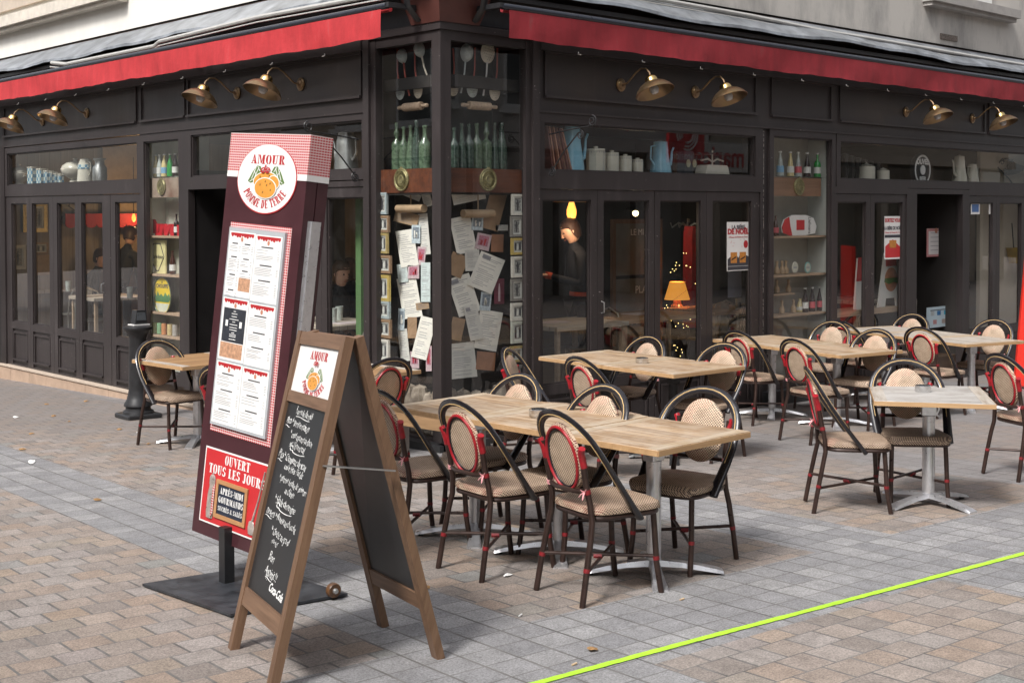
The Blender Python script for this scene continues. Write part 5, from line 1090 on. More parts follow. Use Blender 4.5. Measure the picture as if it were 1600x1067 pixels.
for i,(px,z) in enumerate(((1214,1.267),(1222,1.267),(1228,1.267),(1214,1.06),(1232,1.06),(1240,.832),(1222,.832))):
    m=MB(); m.lathe([(0,0),(.03,.004),(.032,.05),(.02,.07),(.012,.10),(.018,.14),(0,.15)],(0,0,0),12); mesh_item(m,'wooden_knob',M('pale_wood_turned',(.45,.32,.20),.6,0,.2,30),'R',px,430,.24,z,'turned wooden piece at the left of the lower shelves, right show case','knob','turned wooden pieces')
part('shelf','R',SHELF,[(4.55,5.2,.16,.32,1.04,1.058)])
# crockery behind the transom lights
def tureen(px,py,k,lab):
    o=item('tureen','L',px,py,.22,2.323,lab,'tureen','white soup tureens'); m=MB(); m.lathe([(0,0),(.08*k,0),(.07*k,.02*k),(.05*k,.04*k),(.10*k,.07*k),(.155*k,.12*k),(.165*k,.165*k),(.150*k,.18*k)],(0,0,0),28); m.build('bowl',CER,o,True)
    m=MB(); m.lathe([(.158*k,.178*k),(.150*k,.195*k),(.10*k,.235*k),(.03*k,.25*k),(.02*k,.26*k),(.028*k,.285*k),(0,.295*k)],(0,0,0),28); m.build('lid',CER,o,True)
    for s in (-1,1): m=MB(); m.tube([(s*.15*k,0,.16*k),(s*.19*k,0,.17*k),(s*.20*k,0,.13*k),(s*.15*k,0,.11*k)],.009*k,8); m.build('handle',CER,o,True)
tureen(30,288,1.0,'footed white tureen at the far left end of the transom shelf'); tureen(118,284,1.08,'larger white tureen behind the blue banded jug')
def chk(name):
    m,nt,b=new(name); s=nd(nt,'ShaderNodeSeparateXYZ'); nt.links.new(geo(nt),s.inputs[0]); n=nd(nt,'ShaderNodeTexChecker'); n.inputs[3].default_value=22; nt.links.new(geo(nt),n.inputs[0]); nt.links.new(mixc(nt,n.outputs[1],(.10,.25,.38),(.60,.66,.62)),b.inputs['Base Color']); b.inputs['Roughness'].default_value=.3; return m
CHK=chk('blue_checked_tin')
for i,(px,h,w_) in enumerate(((53,.215,.075),(66,.185,.067),(76,.155,.055),(83,.135,.048),(89,.115,.042),(95,.10,.036))):
    o=item('storage_tin','L',px,287,.20+.0*i,2.323,('tallest','second tallest','third tallest','fourth','fifth','smallest')[i]+' blue checked tin of the row on the left transom shelf','tin','blue checked storage tins'); m=MB(); m.bev(-w_,w_,-w_*.8,w_*.8,0,h,.006); m.build('body',CHK,o); m=MB(); m.bev(-w_-.003,w_+.003,-w_*.8-.003,w_*.8+.003,h+.001,h+.02,.004); m.build('lid',CER,o)
def jug(S,px,py,d,h,r,mt,lab,name='coffee_pot',band=None,neck=.7,spout=1,cat='coffee pot',group='enamel coffee pots',z=2.323):
    o=item(name,S,px,py,d,z,lab,cat,group); m=MB(); m.lathe([(0,0),(r,.002),(r*.98,h*.1),(r*neck,h*.62),(r*neck,h*.72),(r*.62,h*.93),(r*.64,h*.95),(0,h)],(0,0,0),26); m.build('body',mt,o,True)
    m=MB(); m.tube([(spout*r*.8,0,h*.22),(spout*r*1.35,0,h*.30),(spout*r*1.5,0,h*.5),(spout*r*1.55,0,h*.68),(spout*r*1.8,0,h*.80)],[r*.22,r*.17,r*.13,r*.10,r*.11],10); m.build('spout',mt,o,True)
    m=MB(); m.tube([(-spout*r*.62,0,h*.85),(-spout*r*1.3,0,h*.8),(-spout*r*1.35,0,h*.45),(-spout*r*.85,0,h*.25)],.009,8); m.build('handle',mt,o,True)
    if band: m=MB(); m.lathe([(r*neck*1.08,h*.55),(r*neck*1.03,h*.72)],(0,0,0),26); m.f=[f for f in m.f if len(f)==4]; m.build('checked_band',band,o,True)
    return o
jug('L',134,285,.17,.30,.105,CER,'white jug with a blue checked band beside the tureen',neck=.85,band=CHK,spout=-1)
jug('L',541,262,.20,.375,.115,SILV,'tall aluminium coffee pot right of the tall menu board',neck=.8,spout=-1)
jug('R',894,264,.20,.44,.115,ENB,'tall light blue coffee pot with flowers beside the leaning boards')
jug('R',1032,272,.20,.33,.11,ENB,'shorter light blue coffee pot in the middle of the right transom shelf')
jug('R',1499,284,.22,.36,.10,CER,'tall white pot at the far end of the right transom shelf',spout=-1); jug('R',1519,285,.25,.26,.09,CER,'short white pot beside the tall white one',spout=1)
o=item('milk_can','L',156,281,.2,2.323,'aluminium milk can at the right end of the left transom shelf','milk can'); m=MB(); m.lathe([(0,0),(.085,.003),(.085,.17),(.055,.21),(.055,.25),(.075,.27),(.075,.285),(0,.29)],(0,0,0),24); m.build('body',SILV,o,True); m=MB(); m.tube([(-.08,0,.16),(-.13,0,.2),(-.06,0,.26)],.006,6); m.build('handle',SILV,o,True)
for i,(px,h,r) in enumerate(((931,.235,.088),(956,.205,.067),(977,.175,.063),(996,.145,.055))):
    o=item('canister','R',px,268,.20,2.323,('tallest square','second tallest','third tallest','smallest')[i]+' cream kitchen canister on the right transom shelf','canister','cream kitchen canisters'); m=MB(); m.lathe([(0,0),(r,.003),(r*1.03,h*.8),(r*.98,h*.84)],(0,0,0),8 if i==0 else 24); m.build('body',CER,o,i>0)
    m=MB(); m.lathe([(r*1.02,h*.845),(r,h*.92),(.02,h*.95),(.022,h*1.02),(0,h*1.04)],(0,0,0),24); m.build('lid',CER,o,True)
    m=MB(); 
    for k in range(22): an=2*PI*k/22; m.box(-.003,.003,-.001,.001,-.006,.006,Matrix.Translation((r*1.028*math.cos(an),r*1.028*math.sin(an),h*.79))@Matrix.Rotation(an+PI/2,4,'Z'))
    m.build('dotted_band',INKL,o)
for i in range(8):
    o=item('leaning_board','R',857+i*4.2,263,.16+.012*(i%3),2.323,'thin reddish board leaning in the left corner of the right transom shelf','board','thin boards leaning together'); m=MB(); m.box(-.008,.008,-.06,.06,0,.40,Matrix.Rotation(math.radians(-10-1.2*i),4,'Y')); m.build('board',M('salmon_board',(.40,.20,.14),.6,0,.3,20) if i%2 else M('dark_red_board',(.16,.06,.05),.6,0,.3,20),o)
o=item('tea_tin','R',1068,272,.22,2.323,'dark octagonal tea tin with pale ovals on the right transom shelf','tin'); m=MB(); m.lathe([(0,0),(.10,.002),(.10,.22),(.09,.235),(0,.24)],(0,0,0),8); m.build('body',M('dark_tin',(.03,.035,.045),.4),o)
for x in (-.045,.05): disc(.04,x,.11,-.102,-.098,20,.8).build('oval',M('tin_oval',(.30,.30,.20),.5,0,.4,60),o)
o=item('kitchen_scale','R',1113,274,.20,2.323,'ivory cast iron kitchen scale at the right end of the right transom shelf','scale'); m=MB(); m.prism([(-.20,0),(.20,0),(.17,.09),(.15,.105),(-.15,.105),(-.17,.09)],-.07,.07); m.build('base',CER,o)
m=MB(); m.tube([(-.18,0,.15),(-.08,0,.17),(0,0,.14),(.08,0,.17),(.18,0,.15)],.011,8); m.build('beam',CER,o,True); m=MB(); m.tube([(0,0,.105),(0,0,.26)],.008,6); m.build('pointer',CER,o,True)
for sx in (-1,1): m=MB(); m.tube([(sx*.13,0,.12),(sx*.15,0,.2)],.01,6); m.lathe([(.02,.2),(.12,.215),(.13,.225),(.12,.222),(0,.208)],(sx*.15,0,0),20); m.build('pan',BLKM,o,True)
for i,(px,h,r) in enumerate(((1354,.20,.10),(1380,.15,.075))):
    o=item('canister','R',px,280,.24,2.323,('larger','smaller')[i]+' dim cream pot left of the round black sign','canister'); m=MB(); m.lathe([(0,0),(r,.003),(r,h*.8),(r*.7,h*.86)],(0,0,0),20); m.build('body',CER,o,True); m=MB(); m.lathe([(r*.9,h*.865),(.03,h*.95),(0,h*1.05)],(0,0,0),20); m.build('lid',CER,o,True)
for i in range(6):
    m=MB(); m.lathe([(0,0),(.03,.0),(.05,.10),(.035,.22),(.045,.30-.02*i),(0,.31-.02*i)],(0,0,0),8); mesh_item(m,'dark_vase',M('dark_vase',(.03,.028,.028),.3,0,.3,9),'R',1320+i*10,280,.32,2.323,'dim dark vase of the row behind the far transom light','vase','dark vases')
o=item('round_sign','R',1438,266,.2,None,'round black beer sign with white ring and white lettering behind the far transom light','sign'); m=MB(); m.lathe([(0,.03),(.20,.03),(.21,0),(.20,-.03),(0,-.03)],(0,0,0),40,T); m.build('body',BLKM,o,True)
m=MB(); m.lathe([(.165,.032),(.19,.034),(.165,.036)],(0,0,0),40,T); m.f=[f for f in m.f if len(f)==4]; m.build('ring',WHITE,o); text('DUVEL',.09,WHITE,o,(0,-.034,.10),bold=.004); text('BEER',.07,WHITE,o,(0,-.034,-.11),bold=.003); disc(.06,0,0,-.038,-.0305,20).build('emblem',WHITE,o)
# posters and notices on the glass
def poster(S,x0,y0,x1,y1,d,lab,cat='poster',name='poster',mt=None):
    a=at(S,(x0+x1)/2,(y0+y1)/2,d); W_=abs(at(S,x1,y0,d)[0]-at(S,x0,y0,d)[0]); H_=at(S,(x0+x1)/2,y0,d)[1]-at(S,(x0+x1)/2,y1,d)[1]; loc,rz=place(S,a[0],d,a[1])
    o=empty(name,loc,lab,cat,None,rz); m=MB(); m.box(-W_/2,W_/2,0,.0015,-H_/2,H_/2); m.build('sheet',mt or SIGNW,o); return o,W_,H_
o,w_,h_=poster('R',1136,347,1171,423,.040,'white Christmas poster lettered La Biere de Noel with two orange mugs on the door'); MUG=M('mug_orange',(.55,.22,.04),.4,0,.3,40)
text('LA BIÈRE',.055,INK,o,(0,-.001,h_*.39),bold=.002,sx=1.05); text('DE NOËL',.075,DRED,o,(0,-.001,h_*.30),bold=.004,sx=1.15); text("L'Amour de Pomme de Terre",.026,DRED,o,(0,-.001,h_*.19))
m=MB(); m.prism([(-w_/2+.012,-h_/2+.05),(w_/2-.012,-h_/2+.05),(w_/2-.012,-.11),(.05,-.06),(0,-.12),(-.05,-.06),(-w_/2+.012,-.13)],-.0009,-.0003); m.build('black_ground',INK,o); m=MB(); m.prism(rc(-w_/2+.012,w_/2-.012,-h_/2+.008,-h_/2+.046),-.0009,-.0003); m.build('foot_strip',INK,o)
for sx in (-1,1):
    m=MB(); m.prism([(sx*.075-.05,-.17),(sx*.075+.05,-.17),(sx*.075+.055,-.06),(sx*.075-.055,-.06)],-.0018,-.0010); q=m.build('mug',MUG,o); m=MB(); m.prism([(sx*.075-.04,-.13),(sx*.075+.04,-.10),(sx*.075+.04,-.115),(sx*.075-.04,-.145)],-.0026,-.0019); m.build('mug_stripe',DARK,q)
disc(.04,.125,.02,-.0018,-.0010,16,.9).build('bauble',DRED,o)
for k in range(16): 
    m=MB(); x,z=random.uniform(-w_*.42,w_*.42),random.uniform(-.02,h_*.48); m.prism(rc(x-.004,x+.004,z-.004,z+.004),-.0008,-.0003); m.build('snow_dot',M('dot_red',(.6,.2,.2),.5),o)
o,w_,h_=poster('R',1382,338,1408,405,.040,'white poster with red headline and La Biere de Noel hanging on the right hand door')
text('SORTEZ VOUS',.06,DRED,o,(0,-.001,h_*.40),bold=.003,sx=.9); text('LA BIÈRE DE NOËL',.055,INK,o,(0,-.001,h_*.22),bold=.002,sx=.85); text("L'Amour de Pomme de Terre",.03,DRED,o,(0,-.001,h_*.12)); m=MB(); m.prism([(-w_*.45,-h_*.46),(w_*.45,-h_*.46),(w_*.45,-h_*.22),(0,-.02),(-w_*.45,-h_*.2)],-.0009,-.0003); m.build('red_ground',RED,o); m=MB(); m.prism([(-.07,-.12),(.07,-.12),(.08,-.03),(-.08,-.03)],-.0018,-.001); m.build('mug',MUG,o)
m=MB(); m.prism(rc(-w_*.48,w_*.48,.0,.035),-.0009,-.0003); m.build('dark_strip',INK,o)
o,w_,h_=poster('R',1448,357,1477,401,.35,'white notice with red gingham border hanging in the dark doorway','notice','notice',GING); m=MB(); m.prism(rc(-w_*.40,w_*.40,-h_*.42,h_*.40),-.0012,-.0004); q=m.build('sheet_face',SIGNW,o); disc(.035,0,h_*.42,-.002,-.0013,16).build('crest',M('crest_tan',(.5,.22,.14),.6),q)
for k in range(5): m=MB(); m.prism(rc(-w_*.3,w_*random.uniform(.1,.32),.12-.055*k,.126-.055*k),-.0018,-.0013); m.build('text_line',INKL,q)
o,w_,h_=poster('R',1448,479,1486,511,.25,'pale blue notice of payment cards standing in the doorway','notice','notice',M('pale_blue_sheet',(.48,.60,.66),.5,0,.04,6))
m=MB(); m.prism(rc(-w_*.35,w_*.35,h_*.32,h_*.36),-.0009,-.0003); m.build('heading',INK,o)
for i,(x,z,c) in enumerate(((-.16,.05,(.4,.45,.46)),(0,.05,(.03,.15,.35)),(.17,.05,(.05,.35,.5)),(-.1,-.06,(.45,.25,.25)),(.12,-.06,(.35,.3,.27)))): m=MB(); m.prism(rc(x-.045,x+.045,z-.028,z+.028),-.0009,-.0003); m.build('card_mark',M('card_%d'%i,c,.5,0,.3,60),o)
disc(.028,.2,-.13,-.0009,-.0003,14).build('seal',MUG,o)
o,w_,h_=poster('R',1517,318,1531,335,.040,'small blue and white sticker at the top of the far right door pane','sticker','sticker'); m=MB(); m.prism(rc(-w_*.38,w_*.38,-h_*.3,h_*.42),-.0009,-.0003); m.build('blue_field',M('sticker_blue',(.08,.17,.38),.5,0,.3,50),o)
o,w_,h_=poster('R',1545,318,1553,335,.040,'small plain white sticker at the top of the far right door pane','sticker','sticker')
frame('R',1161,477,21,22,'w','small framed photograph inside below the Christmas poster',.7,None)
# ------------------------------------------------------------------ rooms behind the panes
def lampl(name,loc,e,c,r,par=None):
    d=bpy.data.lights.new(name,'POINT'); d.energy=e; d.color=c; d.shadow_soft_size=r; o=bpy.data.objects.new(name,d); col.objects.link(o); o.location=loc
    if par: o.parent=par; o.location=Vector(loc)-par.location
    return o
WARM=(1,.62,.28)
FIL=emis('lamp_glow',(1,.42,.07),1.2); FILS=emis('shade_glow',(1,.40,.06),.34); DOT=emis('fairy_glow',(1,.70,.25),2.5); BULBW=emis('white_bulb_glow',(1,.78,.45),3)
def pl(S,px,py,d): s_,z=at(S,px,py,d); return Vector(FP(S,s_,d,z))
p=pl('R',893,316,1.2); o=empty('pendant_lamp',p,'pendant lamp with flat woven shade and pierced glowing bulb above the woman','lamp'); m=MB(); m.lathe([(.20,0),(.06,.055),(.03,.07)],(0,0,0),24); m.f=[f for f in m.f if len(f)==4]; m.build('lamp_shade',M('straw_shade',(.30,.17,.06),.7,0,.3,30),o); m=MB(); m.lathe([(0,-.21),(.03,-.19),(.05,-.13),(.05,-.08),(.025,0)],(0,0,0),16); m.build('bulb',FIL,o,True); m=MB(); m.tube([(0,0,.06),(0,0,.9)],.005,6); m.build('cord',BLKM,o); lampl('pendant_light',p+Vector((-.2,-.2,-.3)),3.2,(1,.72,.45),.06,o)
p=pl('R',993,333,2.0); o=empty('pendant_lamp',p,'small bright white bulb hanging inside behind the second door leaf','lamp'); m=MB(); m.lathe([(0,-.04),(.03,-.025),(.036,.0),(.03,.02),(0,.03)],(0,0,0),16); m.build('bulb',BULBW,o,True); m=MB(); m.lathe([(.13,.03),(.05,.09),(.01,.10)],(0,0,0),20); m.build('lamp_shade',DARK,o,True); m=MB(); m.tube([(0,0,.1),(0,0,.8)],.005,6); m.build('cord',BLKM,o); lampl('pendant_light',p+Vector((0,0,-.12)),3,(1,.8,.55),.05,o)
p=pl('R',1058,468,1.3); o=empty('table_lamp',(p.x,p.y,FL+.75),'table lamp with glowing yellow tapered shade behind the third door leaf','lamp'); h=p.z-FL-.75; m=MB(); m.lathe([(.145,h-.0),(.085,h+.20)],(0,0,0),28); m.f=[f for f in m.f if len(f)==4]; m.build('lamp_shade',FILS,o,True); m=MB(); m.lathe([(0,0),(.07,0),(.07,.02),(.025,.05),(.045,.12),(.03,.2),(.05,h-.08),(.02,h-.02),(.01,h+.1)],(0,0,0),18); m.build('lamp_base',M('ochre_ceramic',(.35,.17,.05),.3,0,.2,9),o,True); lampl('table_light',Vector((p.x,p.y,FL+.75+h+.1)),2.2,WARM,.05,o)
p=pl('L',209,340,1.2); o=empty('pendant_lamp',p,'small glowing bulb inside the leftmost room above the counter','lamp'); m=MB(); m.lathe([(0,-.06),(.022,-.04),(.028,0),(.012,.05)],(0,0,0),12); m.build('bulb',FIL,o,True); m=MB(); m.tube([(0,0,.05),(0,0,.8)],.005,6); m.build('cord',BLKM,o); lampl('counter_light',p+Vector((.1,0,-.2)),7,WARM,.05,o)
p=pl('R',1378,331,2.2); o=empty('pendant_lamp',p,'small amber ribbed lamp inside above the right hand door','lamp'); m=MB()
for k in range(4): m.lathe([(.0,-.03*k),(.06-.008*k,-.03*k-.006),(.06-.008*k,-.03*k-.018),(0,-.03*k-.024)],(0,0,0),14)
m.build('lamp_shade',FIL,o,True); m=MB(); m.tube([(0,0,0),(0,0,.7)],.005,6); m.build('cord',BLKM,o); lampl('amber_light',p+Vector((0,0,-.25)),2,WARM,.05,o)
# fairy lights
def fairy(S,boxes,lab,n,ry):
    o=None
    for i in range(n):
        x0,y0,x1,y1=boxes[i%len(boxes)]; t=random.random(); px=x0+(x1-x0)*t+random.uniform(-4,4); py=y0+(y1-y0)*t+random.uniform(-5,5); q=pl(S,px,py,ry)
        if o is None: o=empty('string_lights',q,lab,'string lights'); c0=q; W_=[]
        W_.append(q-c0); m=MB(); m.lathe([(0,-.006),(.0055,0),(0,.006)],q-c0,6); m.build('light_bulb',DOT,o)
    m=MB(); W_.sort(key=lambda v:v.z); m.tube(W_,.002,4); m.build('wire',BLKM,o)
fairy('R',[(1050,425,1062,412),(1070,395,1085,440),(1040,470,1050,500),(1062,480,1080,500),(1045,505,1075,508),(1050,540,1065,552)],'string of tiny warm lights around the table lamp',42,1.15)
fairy('R',[(1312,330,1345,420),(1316,400,1350,470),(1330,340,1350,360)],'string of tiny warm lights on the dark tree behind the right hand door',26,1.1)
# tables laid inside
def inner_table(S,px,py,d,lx,ly,lab,h=.76,mt=TOPO,glass=None):
    s_,z=at(S,px,py,d); loc=FP(S,s_,d,FL); o=empty('cafe_table',loc,lab,'table','dining tables inside',0 if S=='R' else -PI/2)
    m=MB(); m.bev(-lx/2,lx/2,-ly/2,ly/2,h-.045,h,.004); m.build('tabletop',mt,o)
    for sx in(-1,1):
        for sy in(-1,1): m=MB(); m.box(sx*(lx/2-.05)-.02,sx*(lx/2-.05)+.02,sy*(ly/2-.05)-.02,sy*(ly/2-.05)+.02,0,h-.045); m.build('leg',SHELF,o)
    return o
def tumbler(S,px,d,dx,lab,h=.76):
    s_,z=at(S,px,480,d); m=MB(); m.lathe([(0,0),(.034,0),(.042,.14),(.039,.14),(.031,.01),(0,.01)],(0,0,0),14); o=m.build('tumbler',CLR,None,True); o.location=FP(S,s_,d,FL+h+.001); tag(o,lab,'glass','drinking glasses on the inside tables')
LTW=wood('limed_table_wood',(.38,.31,.24),(.56,.48,.40),0,.09,40,.6)
def napkin(S,px,d,lab,h=.76):
    s_,z=at(S,px,480,d); m=MB(); m.box(-.17,.17,-.11,.11,0,.004); o=m.build('placemat',gingham('gingham_'+str(px),.02,(.42,.05,.07),(.65,.55,.55)),None); o.location=FP(S,s_,d,FL+h+.0005); tag(o,lab,'placemat','red checked placemats')
inner_table('L',72,478,.85,.75,.75,'pale table inside the far left door leaves',mt=LTW); inner_table('L',170,488,.80,.75,.75,'pale table inside beside the door handle on the left',mt=LTW)
inner_table('L',515,490,.62,1.1,.75,'pale table inside the pane between menu board and corner window',mt=LTW)
inner_table('R',885,505,.75,1.0,.75,'pale table inside the first door leaf right of the corner',mt=LTW); inner_table('R',1000,520,.85,1.3,.75,'wooden table inside the second door leaf from the corner'); inner_table('R',1120,520,.9,1.0,.75,'wooden table inside below the Christmas poster')
inner_table('R',1325,498,.75,.8,.75,'table with pink mat inside the right hand doors',mt=LTW); inner_table('R',1475,448,1.7,.9,.5,'pale table deep inside the open doorway',mt=LTW)
for S,px,d,lab in (('L',107,.8,'tall glass on the table inside the far left doors'),('L',203,.75,'tall glass on the table beside the left door handle'),('L',520,.5,'ribbed glass on the table inside beside the menu board'),('L',530,.7,'second glass on the table inside beside the menu board')): tumbler(S,px,d,0,lab)
for S,px,d,lab in (('L',112,.95,'checked placemat on the far left inside table'),('L',212,.9,'checked placemat on the table beside the left door handle'),('L',545,.6,'red checked placemat inside right of the menu board'),('R',862,.8,'red checked placemat inside the first door leaf'),('R',1000,.9,'red checked placemat inside the second door leaf'),('R',1330,.8,'pink checked placemat inside the right hand doors')): napkin(S,px,d,lab)
# bent steel chairs inside
def steel_chair():
    o=empty('steel_chair',(0,0,0),'','chair','bent steel cafe chairs inside'); St=M('pale_steel_tube',(.34,.32,.28),.35,.7,.2,12)
    m=MB(); m.bev(-.2,.2,-.19,.19,.44,.46,.006); m.build('seat',St,o)
    m=MB(); m.tube([(-.24,-.2,0),(-.19,-.19,.45),(-.22,-.18,.68),(-.24,-.13,.80),(-.25,0,.85),(-.24,.13,.80),(-.22,.18,.68),(-.19,.19,.45),(-.24,.2,0)],.011,8); m.build('back_hoop',St,o,True)
    for s in(-1,1): m=MB(); m.tube([(.18,s*.18,.45),(.24,s*.21,0)],.012,8); m.build('leg',St,o,True)
    m=MB(); m.box(-.225,-.215,-.05,.05,.46,.83); m.build('back_splat',St,o); return o
K0=steel_chair(); link_children(); K0['label']='bent steel chair at the far left inside table'
def sch(S,px,d,rz,lab,first=False):
    s_,z=at(S,px,480,d); loc=FP(S,s_,d,FL)
    if first: K0.location=loc; K0.rotation_euler=(0,0,rz)
    else: dup(K0,loc,rz,lab)
sch('L',62,.75,-PI/2,'',True); sch('L',150,.65,-PI/2,'bent steel chair inside left of the left door handle'); sch('L',118,.9,PI/2,'bent steel chair inside with its hoop showing between the left tables'); sch('L',568,.45,PI/2,'bent steel chair inside beside the corner window, left'); sch('R',925,.9,PI,'bent steel chair inside behind the first right hand door leaf'); sch('R',1113,.7,PI,'bent steel chair inside below the Christmas poster'); sch('R',1398,.7,PI,'bent steel chair inside the poster door')
o=item('metal_bin','R',1463,500,1.0,.12,'fluted galvanised bin standing in the dark doorway','bin'); m=MB(); m.lathe([(0,0),(.20,.0),(.26,.82),(.27,.84),(.26,.86),(.24,.84)],(0,0,0),18); m.build('body',M('galvanised',(.14,.14,.135),.4,.6,.3,9),o)
part('counter','R',M('counter_wood',(.10,.05,.025),.5,0,.3,5),[(1.2,2.9,8.5,9.0,FL,1.15)]); part('back_bar_wall','R',M('warm_plaster',(.40,.29,.19),.8,0,.3,3),[(1.55,3.0,9.43,9.47,FL,3.0)])
for k in range(6):
    s_=1.62+k*.10; m=MB(); m.lathe([(0,0),(.035,0),(.045,.12),(.035,.2),(0,.21)],(0,0,0),12); o=m.build('counter_jar',M('amber_jar',(.60,.26,.04),.3,0,.5,20),None,True); o.location=(s_,8.75,1.151); tag(o,'amber coloured jar standing on the lit counter inside on the left','jar','amber jars on the counter')
lampl('bar_light',(1.9,8.9,1.9),5,WARM,.05)
o=item('red_valance','R',197,347,9.2,None,'red scalloped valance over the counter inside on the left','valance'); m=MB()
P=[(-.9,.12)]
for k in range(12): P+=arc(-.9+.075+.15*k,-.03,.075,.05,180,360,5)
P+=[(.9,.12)]; m.prism(P,-.01,.01); m.build('cloth',AWN,o)
frame('R',28,402,24,38,'w','large white mounted photograph on the panelled wall inside, far left',9.46,None); frame('R',64,388,22,18,'b','small framed photograph on the panelled wall inside',9.46,None); frame('R',55,340,38,46,'g','large gilt framed picture on the panelled wall inside',9.46,None)
o=item('wall_clock','R',104,322,9.48,None,'round wall clock with dark hour marks on the inside wall','clock'); m=MB(); m.lathe([(0,.0),(.25,.0),(.27,-.03),(.25,-.05)],(0,0,0),30,T); m.build('face',M('clock_face',(.25,.23,.19),.6),o,True)
for k in range(12): m=MB(); an=k*PI/6; m.box(-.012,.012,-.058,-.054,-.03,.03,Matrix.Translation((.19*math.cos(an),0,.19*math.sin(an)))@Matrix.Rotation(-an+PI/2,4,'Y')); m.build('hour_mark',INK,o)
for a_,l_ in ((.6,.12),(2.2,.17)): m=MB(); m.box(-.008,.008,-.062,-.060,0,l_,Matrix.Rotation(a_,4,'Y')); m.build('hand',INK,o)
m=MB(); m.box(-.10,.10,-.005,.005,-.14,.14); mesh_item(m,'clipboard',KRAFT,'R',66,414,9.46,None,'brown clipboard hanging on the panelled wall inside','clipboard')
# interior chalkboard, coats, sheet
o=item('menu_slate','R',995,470,1.6,FL,'tall framed slate with faint chalk writing inside behind the second door leaf','slate'); m=MB(); rect(m,-.42,.42,0,1.75,.05,-.02,.02); m.build('frame',AFR,o); m=MB(); m.box(-.37,.37,-.005,.005,1.12,1.70); m.build('upper_slate',M('grey_slate',(.16,.16,.15),.6,0,.2,6),o); m=MB(); m.box(-.37,.37,-.005,.005,.05,1.08); m.build('lower_slate',M('grey_slate',(.16,.16,.15),.6,0,.2,6),o); text('PLAT',.12,CHALK,o,(.1,-.007,.95)); text('DESSERT',.11,CHALK,o,(.1,-.007,.60)); text('LE MIDI',.10,CHALK,o,(.05,-.007,1.60))
o=item('coat_stand','R',1075,480,1.9,FL,'coat stand hung with a red scarf and grey coats behind the third door leaf','coat stand'); m=MB(); m.tube([(0,0,0),(0,0,1.75)],.02,8); m.build('pole',BRONZE,o,True)
for a_ in range(5): an=a_*1.256; m=MB(); m.tube([(0,0,1.65),(.12*math.cos(an),.12*math.sin(an),1.70),(.20*math.cos(an),.20*math.sin(an),1.64),(.22*math.cos(an),.22*math.sin(an),1.70)],.008,6); m.build('hook',SILV,o,True)
def hang(x,y,z0,z1,w,c,lab,nm):
    m=MB(); n=14; R0=[]
    for k,(z,ww) in enumerate(((z1,w*.25),(z1-.08,w*.7),(z1-.3,w*.9),((z0+z1)/2,w),(z0,w*1.1))):
        m.v+=[(x+ww*math.cos(2*PI*j/n)*(1+.12*math.sin(5*j+k)),y+.07*math.sin(2*PI*j/n)*(1+.3*math.sin(3*j)),z) for j in range(n)]
    for i in range(4): m.f+=[(i*n+j,i*n+(j+1)%n,(i+1)*n+(j+1)%n,(i+1)*n+j) for j in range(n)]
    m.f+=[tuple(range(n)),tuple(range(5*n-1,4*n-1,-1))]
    s0,zz=at('R',1075,480,1.9); q=m.build(nm,c,None,True); q.location=FP('R',s0,1.9,FL); tag(q,lab,nm.replace('_',' '))
hang(-.22,-.2,.45,1.66,.06,M('scarlet_wool',(.42,.015,.02),.8,0,.2,20),'long scarlet scarf hanging from the coat stand inside','scarf'); hang(.05,-.2,.55,1.6,.13,M('grey_wool',(.16,.14,.14),.9,0,.2,20),'grey coat hanging on the right of the coat stand inside','grey_coat'); hang(.2,.0,.5,1.62,.12,M('mauve_wool',(.20,.12,.13),.9,0,.2,20),'mauve coat hanging at the back of the coat stand inside','mauve_coat')
m=MB(); m.prism(rc(-.12,.12,-.17,.17),-.001,.001); mesh_item(m,'hanging_sheet',M('lilac_sheet',(.42,.42,.52),.7,0,.1,9),'R',1148,440,.5,None,'pale lilac sheet hanging below the Christmas poster','sheet')
# dark fir tree inside
o=item('fir_tree','R',1330,500,1.5,FL,'dark Christmas fir hung with tiny lights behind the right hand doors','christmas tree'); m=MB(); m.tube([(0,0,0),(0,0,1.9)],[.03,.008],6); m.build('trunk',BRONZE,o)
m=MB()
for k in range(1500):
    z=random.uniform(.2,1.95); r=(2.0-z)*.32*random.uniform(.3,1); a_=random.uniform(0,6.28); c_=Vector((r*math.cos(a_),r*math.sin(a_),z)); d_=Vector((math.cos(a_),math.sin(a_),-.4)).normalized()*.07; s_=Vector((-math.sin(a_),math.cos(a_),0))*.012; m.quad(c_-s_,c_+s_,c_+d_+s_*.3,c_+d_-s_*.3)
m.build('branches',M('fir_green',(.02,.045,.022),.7,0,.3,20),o)
m=MB(); m.box(-.4,.4,-.006,.006,0,.16); mesh_item(m,'green_shelf',M('mint_board',(.16,.30,.22),.6,0,.1,5),'R',1468,421,1.4,None,'mint green board across the dark doorway behind the notice','board')
